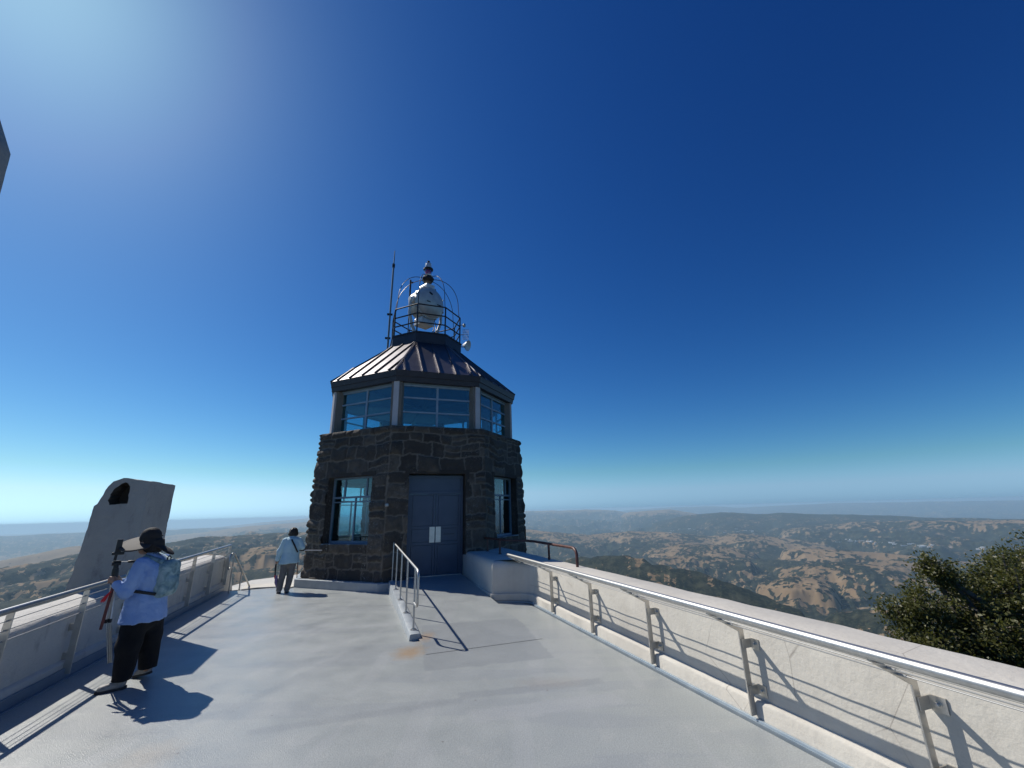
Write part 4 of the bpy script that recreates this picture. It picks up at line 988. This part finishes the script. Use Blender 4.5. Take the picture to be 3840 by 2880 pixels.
# second person by the tower
b2 = Body((-5.65, 11.2, 0), -26.8)
p2 = empty("person", "visitor in pale cyan jacket and grey trousers seen from behind by the tower corner", "person", (-5.65, 11.2, 0))
H2 = np.array([.042, .03, 1.375])
LS2, LE2, LW2, LH2 = (-.125, .0, 1.19), (-.215, .02, .95), (-.245, .05, .76), (-.25, .06, .70)
RS2, RE2, RW2, RH2 = (.195, .0, 1.19), (.285, -.02, 1.02), (.215, .10, .95), (.17, .13, .95)
f2 = np.array([.0, 1, 0]); s2 = np.array([-1., 0, 0])
def f_body2(P):
    d = capsule(P, (.03, 0, .80), (.035, 0, 1.16), .12, .12)
    for a, e, w_ in ((LS2, LE2, LW2), (RS2, RE2, RW2)):
        d = smin(d, capsule(P, a, e, .044, .035), .03); d = smin(d, capsule(P, e, w_, .035, .026), .015)
    d = smin(d, capsule(P, (.035, 0, 1.2), (.042, .015, 1.31), .052, .048), .03); d = smin(d, ellipsoid(P, H2, (.086, .074, .108), (f2, s2, UP)), .02)
    d = smin(d, capsule(P, H2 + f2 * .08, H2 + f2 * .10 - UP * .03, .009, .013), .012)
    for sg_ in (-1, 1): d = smin(d, ellipsoid(P, H2 + s2 * .076 * sg_ - UP * .01, (.018, .008, .028), (f2, s2, UP)), .006)
    for hip, kn, an in (((-.05, 0, .75), (-.085, .01, .42), (-.115, .0, .09)), ((.09, 0, .75), (.075, .01, .42), (.03, .0, .09))):
        d = smin(d, capsule(P, hip, kn, .075, .05), .03); d = smin(d, capsule(P, kn, an, .048, .032), .02)
    h1 = hand_fn(LW2, LH2, (-.252, .075, .675), (.3, .6, -.2), (.5, .8, 0)); h2 = hand_fn(RW2, RH2, (.14, .135, .945), (0, -.6, -.3), (0, 0, 1.0))
    return smin(smin(d, h1(P), .01), h2(P), .01)
b2.grow("body", f_body2, (-.36, -.2, .02), (.38, .26, 1.52), .009, M['skin'], p2)
def f_jacket(P):
    fold = .010 * n3(P * (1, 1, .5), .08, 43) + .005 * n3(P, .04, 47)
    d = ellipsoid(P, (.037, 0, 1.06), (.19, .155, .24)); d = smin(d, capsule(P, (-.10, 0, 1.185), (.17, 0, 1.185), .062), .05)
    d = smin(d, capsule(P, (.037, 0, .98), (.032, 0, .66), .175, .232, (f2, .86)), .05); d = np.maximum(d, .655 + .06 * (P[..., 0] + .1) - P[..., 2] + .01 * n3(P * (1, 1, 0), .1, 4))
    for a, e, w_ in ((LS2, LE2, LW2), (RS2, RE2, RW2)): d = smin(d, capsule(P, a, e, .068, .060), .03); d = smin(d, capsule(P, e, w_, .060, .046), .02)
    d = smin(d, capsule(P, (.038, 0, 1.22), (.042, .01, 1.275), .066, .06), .02); return d + fold
b2.grow("jacket", f_jacket, (-.36, -.3, .60), (.40, .30, 1.34), .011, M['jacket'], p2)
def f_sl(P):
    d = capsule(P, (.03, 0, .80), (.025, 0, .70), .135, .14)
    for hip, kn, an in (((-.055, 0, .72), (-.09, .01, .42), (-.128, .0, .085)), ((.095, 0, .72), (.085, .01, .42), (.045, .0, .085))):
        d = smin(d, capsule(P, hip, kn, .100, .078), .015); d = smin(d, capsule(P, kn, an, .078, .066), .01)
    return np.maximum(d, .055 - P[..., 2]) + .007 * n3(P * (1, 1, .5), .07, 53)
b2.grow("trousers", f_sl, (-.26, -.24, .02), (.27, .24, .92), .011, M['slacks'], p2)
def f_hair(P):
    d = ellipsoid(P, H2 + UP * .015 - f2 * .012, (.10, .102, .115), (f2, s2, UP)); d = smin(d, capsule(P, H2 - UP * .03 + s2 * .06 - f2 * .02, H2 - UP * .03 - s2 * .06 - f2 * .02, .055), .03)
    q = (P - H2) @ f2; d = np.maximum(d, q - .055); d = np.maximum(d, H2[2] - .085 - P[..., 2]); return d + .006 * n3(P * (1, 1, .35), .02, 61)
b2.grow("hair", f_hair, (-.12, -.16, 1.26), (.21, .18, 1.53), .008, M['hair'], p2)
shoe(b2, (-.125, -.06, 0), (-.14, .20, 0), p2); shoe(b2, (.035, -.06, 0), (.055, .20, 0), p2)
q = MB(); q.tube([b2.w(x) for x in ((-.02, .12, 1.23), (.0, .0, 1.272), (.03, -.14, 1.20), (.10, -.178, 1.08), (.155, -.165, .97), (.185, -.12, .92))], [.018] * 6, 6); q.build("shoulder_strap", M['strap'], p2, smooth=80)
settle(p2)
q = MB(); q.tube([b2.w((.14, .02, .955)), b2.w((.30, -.02, .945)), b2.w((.34, -.03, .943))], .018, 8); q.tube([b2.w((.33, -.03, .943)), b2.w((.70, -.10, .925)), b2.w((.74, -.108, .922))], [.013, .012, .012], 8)
o = q.build("monopod", M['steel'], None, smooth=50); tag(o, "slim silver pole held level under the right arm of the visitor in cyan", "pole")
q = MB(); q.tube([b2.w((.16, .015, .954)), b2.w((.335, -.03, .943))], .0195, 8); q.build("grip", M['black'], o, smooth=50)
um = empty("umbrella", "folded purple umbrella with a red strap hanging from the visitor's left hand", "umbrella", tuple(b2.w((-.21, .05, .1))))
q = MB(); q.tube([b2.w((-.225, .06, .40)), b2.w((-.205, .05, .24)), b2.w((-.165, .04, .09))], [.03, .045, .012], 8); q.build("canopy", M['purple'], um, smooth=60)
q = MB(); q.tube([b2.w((-.262, .075, .66)), b2.w((-.262, .07, .55)), b2.w((-.25, .06, .38))], [.018, .02, .014], 8); q.build("handle", M['black'], um, smooth=60)
q = MB(); q.tube([b2.w((-.255, .06, .40)), b2.w((-.235, .055, .33))], [.02, .025], 8); q.build("strap", M['tassel'], um); settle(um)
q = MB(); q.tube([b2.w((.215, .1, .74)), b2.w((.235, .08, .30))], .010, 8); q.lathe(b2.w((.213, .1, .75)), UP, [(.016, -.06), (.018, .03)], 8)
q.build("walking_stick", M['redwood'], None, smooth=60); tag(COL.objects["walking_stick.001"], "thin brown stick hanging beside the right leg of the visitor in cyan", "stick")

# ------------------------------------------------------------------ the mountain, the valleys and the ranges beyond: one sheet to the horizon
def angs(lo, hi, st): return np.arange(lo, hi, st)
AZ = np.concatenate([angs(-180, -66, 4), angs(-66, 66, .085), angs(66, 180, 4)])
el_ = np.concatenate([np.arange(78, 34, -4.0), np.arange(34, 13, -.5), np.arange(13, 4.2, -.045), np.arange(4.2, 1.7, -.03), np.arange(1.7, .78, -.016)])
RR = 1075 / np.tan(np.radians(el_)); RR = np.concatenate([[6, 10, 16, 26, 40, 60, 90, 130, 180], RR[RR > 220]])
Agrid, Rgrid = np.meshgrid(np.radians(AZ), RR, indexing='ij')
X = Rgrid * np.sin(Agrid); Y = Rgrid * np.cos(Agrid); azd = np.degrees(Agrid)
right = sstep(-6, 6, azd)
def cdfn(v, s=.30): return .5 + .5 * np.tanh(1.1 * v / s)
warp = fbm(X, Y, 5200, 3, 301) * 900
Xw = X + warp; Yw = Y + fbm(X, Y, 4300, 3, 311) * 900
h1 = fbm(Xw, Yw, 2300, 5, 1); rid = 1 - np.abs(fbm(Xw, Yw, 1900, 4, 55)) * 2.2
Z = -5 - 1055 * (1 - np.exp(-Rgrid / 2600))
amp = sstep(900, 4500, Rgrid) * (1 - .80 * sstep(8500, 11000, Rgrid) * right) * (1 - .93 * sstep(15000, 22000, Rgrid) * (1 - right))
amp = amp * (1 - .45 * right * sstep(5000, 7000, Rgrid)) * (1 + 1.6 * sstep(15000, 26000, Rgrid) * right)
Z = Z + amp * (95 * h1 + 85 * (rid - .55)) + sstep(300, 1500, Rgrid) * (26 * amp * fbm(X, Y, 420, 3, 91) + 15 * (1 - .75 * right * sstep(5000, 7500, Rgrid)) * (1 - sstep(14000, 22000, Rgrid)) * (1 - 2 * np.abs(fbm(Xw, Yw, 260, 3, 95))))
frac = .68 - .06 * (1 - right) - .50 * sstep(10500, 15000, Rgrid) * (1 - right) + .24 * sstep(7600, 9000, Rgrid) * right
frac = np.where(Rgrid < 2500, .85, frac); crest = np.zeros_like(Z)
LOWWOOD = .88
def ridge(az, el, r, slope_n, slope_f, wood, rough=.25, wl_=620, seed=0, fade=2.0):
    """a ridge whose crest stands r metres off with its skyline at the elevations el over the azimuths az"""
    global Z, frac, crest
    e = np.interp(azd, az, el); rc = np.interp(azd, az, r) if not np.isscalar(r) else r + 0 * azd
    rc = rc * (1 + .07 * fbm(azd * 100, azd * 0 + seed * 77, 900, 2, seed))
    zc = rc * np.tan(np.radians(e)) + fbm(azd * 100, Rgrid / rc * 300 + 9 * seed, 240, 4, seed + 3) * np.minimum(rc, 36000) * .0016
    dd = Rgrid - rc; sp = np.where(dd < 0, slope_n, slope_f)
    spur = 1 - np.abs(fbm(Xw + seed * 900, Yw, wl_ * 1.9, 4, seed + 5)) * 2
    sl = np.abs(dd) * sp * (1 + rough * 1.6 * (.5 - spur)); sl = np.sqrt(sl * sl + (.0035 * rc) ** 2) - .0035 * rc
    zr = zc - sl - np.abs(dd) / (np.abs(dd) + wl_ * .6) * rough * 45 * (.6 - spur)
    inside = sstep(az[0] - .01, az[0] + fade, azd) * (1 - sstep(az[-1] - fade, az[-1] + .01, azd)); zr = zr - (1 - inside) * 500
    k = 14 + .0012 * rc; hmix = np.clip(.5 + .5 * (zr - Z) / k, 0, 1)
    Z = Z * (1 - hmix) + zr * hmix + k * hmix * (1 - hmix); m = sstep(.35, .9, hmix); low = wood + max(0, LOWWOOD - wood) * sstep(40, 210, zc - zr); frac = frac * (1 - m) + low * m; crest = crest * (1 - m) + m * np.clip(spur, -1, 1)
ridge([-12, 1.5, 4, 6.8, 10, 12.8, 17], [-.02, -.01, -.02, -.04, -.06, -.24, -1.2], 33000, .10, .2, .35, .5, 1800, 1)
ridge([9, 15, 19.4, 24.2, 26.6, 30, 35.7, 41.7, 48.9, 80], [-.7, -.2, -.03, -.05, -.26, -.20, -.06, -.13, -.22, -.25], 56000, .07, .2, .8, .25, 3000, 2)
ridge([-36, -30, -28.6, -25.4, -15, -5, 2], [-1.0, -.46, -.38, -.16, -.1, -.1, -.3], 47000, .06, .2, .2, .3, 2500, 3)
ridge([-44, -38, -35, -31.4, -25.6, -15, -5], [-1.75, -1.45, -1.29, -.82, -.62, -.5, -.6], 25000, .07, .12, .12, .5, 1500, 4)
ridge([12, 14.5, 17, 19.4, 22.4, 25], [-1.0, -.5, -.36, -.27, -.87, -1.6], 26500, .12, .2, .12, .5, 1500, 5)
ridge([15.5, 18.2, 20.8, 24.9, 28.8, 31, 37, 43, 47.3, 80], [-2.3, -1.53, -1.05, -.74, -1.0, -.95, -1.22, -1.56, -1.75, -1.9], 17000, .16, .3, .93, .25, 1300, 6)
ridge([29, 32.9, 37.8, 42.9, 48.5, 80], [-3.2, -2.32, -1.9, -1.86, -1.81, -1.9], 13300, .16, .25, .60, .5, 800, 7)
ridge([-8, 1.4, 5, 9.2, 14.2, 19, 23.5, 26.2, 32.6, 37], [-2.2, -2.27, -2.7, -3.12, -2.72, -2.95, -3.39, -3.02, -3.82, -4.9], 11300, .13, .25, .42, .38, 560, 8)
LOWWOOD = .1
ridge([-70, -49, -47, -45, -40, -30], [-3.1, -2.9, -2.5, -2.07, -2.1, -2.5], 12500, .14, .3, .04, .6, 1100, 9, .5)
LOWWOOD = .85
ridge([-31.9, -30.8, -29.3], [-1.9, -1.34, -1.9], 13500, .2, .3, .5, .3, 500, 10, .4)
ridge([-45, -41, -38.3, -35.2, -33.1, -31.2, -28.5, -24, -16], [-3.2, -2.45, -2.25, -1.75, -1.83, -1.78, -1.68, -1.75, -2.0], 7600, .27, .35, .70, .8, 480, 11)
ridge([-80, -49, -47.2, -45.5, -44.3, -42, -39], [-3.9, -3.47, -3.29, -2.98, -2.72, -2.5, -2.9], 6400, .24, .35, .66, .8, 480, 12)
ridge([13.5, 15.9, 19.9, 23.8, 27, 29.5], [-5.8, -5.04, -4.27, -4.38, -4.95, -5.8], 8500, .2, .3, .46, .42, 400, 13)
ridge([28.5, 31, 33.5, 39, 44.3, 65], [-5.5, -4.65, -4.6, -4.87, -5.4, -6.2], 8100, .2, .3, .38, .42, 380, 14)
ridge([15.5, 17.9, 21.3, 26.9, 29], [-6.7, -5.79, -5.39, -5.9, -6.8], 6900, .24, .3, .58, .45, 320, 15)
ridge([27.5, 30, 35.2, 38.7, 40.2, 45], [-7.2, -6.49, -5.85, -6.1, -6.61, -7.8], 6500, .22, .3, .58, .45, 320, 16)
ridge([-52, -46, -43, -40, -36, -32, -28, -24, -18], [-5.4, -4.75, -4.2, -4.1, -3.6, -3.25, -3.1, -3.3, -4.2], 5200, .33, .35, .58, .85, 400, 17)
ridge([-60, -49, -46, -42, -38, -34, -30, -26, -20], [-8.2, -6.4, -6.0, -6.3, -5.5, -5.2, -5.4, -5.2, -6.6], 3900, .36, .4, .74, .85, 380, 18)
ridge([25.5, 27.5, 30.9, 32.9, 36], [-9.4, -8.39, -7.46, -7.68, -9.0], 5100, .22, .3, .36, .6, 300, 19)
ridge([2, 7.6, 12.6, 15, 17, 21.9, 23.7, 27.4, 33], [-6.6, -5.76, -5.54, -5.8, -6.5, -7.44, -8.1, -9.3, -11.5], [3700, 3700, 3600, 3500, 3400, 3200, 3100, 3000, 2900], .36, .5, .86, .45, 380, 20)
ridge([31, 34, 38, 41, 50], [-12.5, -10.4, -9.9, -10.8, -14], 3300, .3, .4, .55, .4, 300, 21)
# woodland: clings to gullies and shaded slopes, leaves the crests golden
gx = np.gradient(Z, axis=1) / np.gradient(RR)[None, :]
u = .24 * cdfn(fbm(Xw, Yw, 640, 4, 401)) + .25 * cdfn(fbm(X, Y, 190, 3, 411)) + .28 * cdfn(fbm(X, Y, 66, 2, 421)) + .26 * cdfn(crest - .1, .35)
u = np.interp(u, np.quantile(u[:, ::7], np.linspace(0, 1, 64)), np.linspace(0, 1, 64))
frac = np.clip(frac + .12 * (1 - right) * (1 - sstep(9000, 11500, Rgrid)) + .11 * right * (1 - sstep(18000, 25000, Rgrid)), 0, .97)
wood = (frac - u) / .22
grain = fbm(X, Y, 38, 2, 431)
canopy = sstep(-.15, .35, wood + .6 * grain) * sstep(500, 1500, Rgrid) * (1 - sstep(9000, 14000, Rgrid))
Z = Z + canopy * (7 + 7 * grain)
sector = sstep(20, 30, azd) * sstep(7600, 9200, Rgrid) * (1 - sstep(14500, 16500, Rgrid)); town = np.clip(sector + sstep(8, 14, azd) * sstep(12000, 13000, Rgrid) * (1 - sstep(16500, 17500, Rgrid)), 0, 1)
town = town * sstep(-880, -960, Z)
nA, nR = Z.shape
I_, J_ = np.meshgrid(np.arange(nA), np.arange(nR - 1), indexing='ij'); I2 = (I_ + 1) % nA
Q = np.stack([I_ * nR + J_, I_ * nR + J_ + 1, I2 * nR + J_ + 1, I2 * nR + J_], -1).reshape(-1, 4)
def land_mat():
    m = mat("hill_grass_and_oak", (.3, .2, .1), .95); t = NT(m); w = t.attr("wood"); tn = t.attr("town")
    f1 = t.noise(.030, 3, .6); f2_ = t.noise(.010, 4, .62); f3 = t.noise(.0012, 5, .6)
    wv = t.math('ADD', w, t.math('MULTIPLY', t.math('SUBTRACT', f2_, .5), 4.5)); wv = t.math('ADD', wv, t.math('MULTIPLY', t.math('SUBTRACT', f1, .5), 3.2))
    wm = t.ramp(t.math('ADD', wv, .5), [(.44, 0.0), (.56, 1.0)])
    grass = t.ramp(f3, [(.30, (.17, .115, .064)), (.5, (.215, .150, .084)), (.7, (.26, .186, .11))])
    grass = t.mix(t.math('MULTIPLY', t.ramp(t.noise(.006, 5, .65), [(.5, 0.0), (.7, 1.0)]), .5), grass, (.21, .135, .07))
    trees = t.ramp(f1, [(.35, (.016, .022, .013)), (.65, (.046, .052, .028))])
    crown_shade = t.voro(.062); trees = t.mix(t.ramp(crown_shade, [(.15, 0.0), (.62, .85)]), trees, (.006, .008, .006))  # shade between tree crowns put into the colour as near-black cell edges
    trees = t.mix(t.ramp(t.noise(.011, 5, .65), [(.48, 0.0), (.66, .9)]), trees, (.058, .058, .034))
    c = t.mix(wm, grass, trees)
    roofs = t.math('MULTIPLY', t.ramp(t.voro(.021), [(.16, 1.0), (.2, 0.0)]), t.ramp(t.noise(.0016, 3, .6), [(.50, 0.0), (.60, 1.0)]))
    c = t.mix(t.math('MULTIPLY', roofs, t.math('MULTIPLY', tn, .75)), c, (.34, .33, .31))
    t.color(c); t.b.inputs["Specular IOR Level"].default_value = .1; return m
P = np.stack([X, Y, Z], -1).reshape(-1, 3)
land = mesh_np("hills", P, Q, land_mat(), None, {"wood": np.clip(wood, -1.3, .95).ravel(), "town": town.ravel()}, True)
tag(land, kind="structure")
def ground_z(x, y):
    r = math.hypot(x, y); a = math.degrees(math.atan2(x, y)); i = int(np.argmin(np.abs(AZ - a))); j = int(np.argmin(np.abs(RR - r))); return float(Z[i, j])

# white warehouses on the valley floor
wp = None; g = np.random.default_rng(5); M['wh'] = mat_noise("white_roof_membrane", (.62, .62, .60), (.75, .75, .72), .05, .6)
spots = []
for i in range(34):
    a = 35.8 + 11.5 * (i / 33) + g.normal(0, .35); e = -(3.82 + .042 * (a - 37.0)) + g.normal(0, .11); spots.append((a, e, g.uniform(60, 170), g.uniform(45, 80)))
for i in range(22): spots.append((g.uniform(19, 31), g.uniform(-3.05, -2.55), g.uniform(50, 130), g.uniform(40, 70)))
for (a, e, lx, ly) in spots:
    # walk out along the sight line until the land rises to meet it
    j = next((j for j in range(60, nR) if Z[int(np.argmin(np.abs(AZ - a))), j] > RR[j] * math.tan(R(e)) and RR[j] > 6500), None)
    if j is None: continue
    r = RR[j]; x, y = r * math.sin(R(a)), r * math.cos(R(a)); z = RR[j] * math.tan(R(e)) - 4
    if wp is None:
        q = MB(); q.box(-.5, .5, -.5, .5, -.6, .82); q.box(-.5, .5, -.5, -.485, .82, .9); q.box(-.5, .5, .485, .5, .82, .9); q.box(-.3, -.2, -.2, -.05, .82, 1.0); q.box(.15, .28, .05, .2, .82, 1.0)
        wp = q.build("warehouse", M['wh'], None); o = wp
    else: o = wp.copy(); COL.objects.link(o)
    o.location = (x, y, z); o.scale = (lx, ly, 13); o.rotation_euler = (0, 0, R(-a) + g.normal(0, .15))
    tag(o, "white flat roofed warehouse far off on the wooded valley floor", "warehouse", "white warehouses in the valley town")

# ------------------------------------------------------------------ live oak beyond the right-hand wall
oak = empty("oak_tree", "leafy evergreen oak rising beyond the sunlit wall at the right", "tree", (9.7, 8.4, -8.5))
g = np.random.default_rng(21)
def leaf_mat():
    m = mat("oak_leaf", (.06, .075, .02), .5); t = NT(m); tn = t.attr("tone")
    t.color(t.ramp(tn, [(0, (.040, .047, .013)), (.45, (.082, .087, .022)), (.8, (.13, .127, .036)), (1, (.16, .125, .05))]))
    n = t.n; tr_ = n.new("ShaderNodeBsdfTranslucent"); tr_.inputs[0].default_value = (.15, .16, .03, 1); mx = n.new("ShaderNodeMixShader"); mx.inputs[0].default_value = .3
    t.l.new(t.b.outputs[0], mx.inputs[1]); t.l.new(tr_.outputs[0], mx.inputs[2]); t.l.new(mx.outputs[0], n["Material Output"].inputs[0]); return m
M['leaf'] = leaf_mat(); M['bark'] = mat_noise("grey_oak_bark", (.10, .085, .07), (.19, .165, .14), 8, .9, 0, .6, .03, 25)
lobes = [((9.35, 8.7, -.30), 1.20), ((9.1, 8.6, .30), .62), ((10.9, 8.9, -.25), 1.55), ((10.3, 9.1, .25), .85), ((8.35, 8.5, -.30), .78), ((7.75, 8.4, -.80), .85), ((7.12, 8.55, -.06), .36), ((6.92, 8.5, -.22), .30), ((7.38, 8.55, -.15), .38), ((7.2, 8.3, -.95), .72), ((6.85, 8.2, -.75), .34), ((8.5, 8.0, -1.25), 1.0), ((7.6, 8.0, -1.5), .9), ((9.7, 7.9, -1.4), 1.3), ((11.0, 8.0, -1.5), 1.5), ((8.6, 8.15, -.75), .95), ((8.05, 8.1, -.40), .55), ((8.9, 8.3, .0), .7), ((7.95, 8.5, .33), .16), ((7.78, 8.5, .45), .12), ((7.62, 8.5, .55), .09)]
trunk_top = np.array([9.5, 8.5, -2.2])
q = MB(); q.tube([(9.7, 8.4, -9.0), (9.72, 8.45, -4.6), (9.5, 8.5, -2.2)], [.36, .28, .20], 12); q.build("trunk", M['bark'], oak, smooth=60)
LV = []; LF = []; LT = []
limbs = MB()
for (c, r) in lobes:
    c = np.array(c); mid = trunk_top * .45 + c * .55 + g.normal(0, .15, 3); limbs.tube([trunk_top, mid, c], [.12, .07, .03], 7)
    for b in range(int(34 * r * r) + 5):
        dv = g.normal(0, 1, 3); dv /= np.linalg.norm(dv); tip = c + dv * r * g.uniform(.75, 1.08) * np.array([1, 1, .82])
        limbs.tube([c + dv * r * .15, c + dv * r * .6 + g.normal(0, .06, 3), tip], [.022, .012, .004], 4, False)
        # a spray of leaves at each twig, and along it
        for s_ in range(10):
            cc = c + (tip - c) * g.uniform(.62, 1.04) + g.normal(0, .085, 3); tone0 = g.normal(.45, .16)
            for l in range(14):
                p = cc + g.normal(0, .062, 3); n_ = g.normal(0, 1, 3) + np.array([0, 0, .8]); n_ /= np.linalg.norm(n_); a_ = np.cross(n_, g.normal(0, 1, 3)); a_ /= np.linalg.norm(a_); b_ = np.cross(n_, a_)
                L_ = g.uniform(.022, .040); W_ = L_ * .55; i0 = len(LV); LV += [p - a_ * L_, p + b_ * W_ + n_ * .004, p + a_ * L_, p - b_ * W_ + n_ * .004]; LF.append((i0, i0 + 1, i0 + 2, i0 + 3)); LT += [tone0 + g.normal(0, .12)] * 4
limbs.build("branches", M['bark'], oak)
cr = mesh_np("crown", np.array(LV), np.array(LF), M['leaf'], oak, {"tone": np.clip(LT, 0, 1)}); settle(oak)
print("leaves", len(LF), "land", len(P))

# ------------------------------------------------------------------ the air
hz = MB(); hz.box(-84000, 84000, -84000, 84000, -1500, max(34.0, float(Z.max()) + 12))
zmin = float(Z.min()); hz.v = [(x, y, zmin - 12 if z < 0 else z) for x, y, z in hz.v]
hm = bpy.data.materials.new("haze_air"); hm.use_nodes = True; hn = hm.node_tree.nodes; hn.remove(hn["Principled BSDF"])
pv = hn.new("ShaderNodeVolumePrincipled"); pv.inputs["Color"].default_value = (.56, .82, 1.0, 1); pv.inputs["Density"].default_value = 3.5e-5; pv.inputs["Anisotropy"].default_value = .12
hm.node_tree.links.new(pv.outputs[0], hn["Material Output"].inputs["Volume"])
tag(hz.build("haze", hm), kind="stuff")
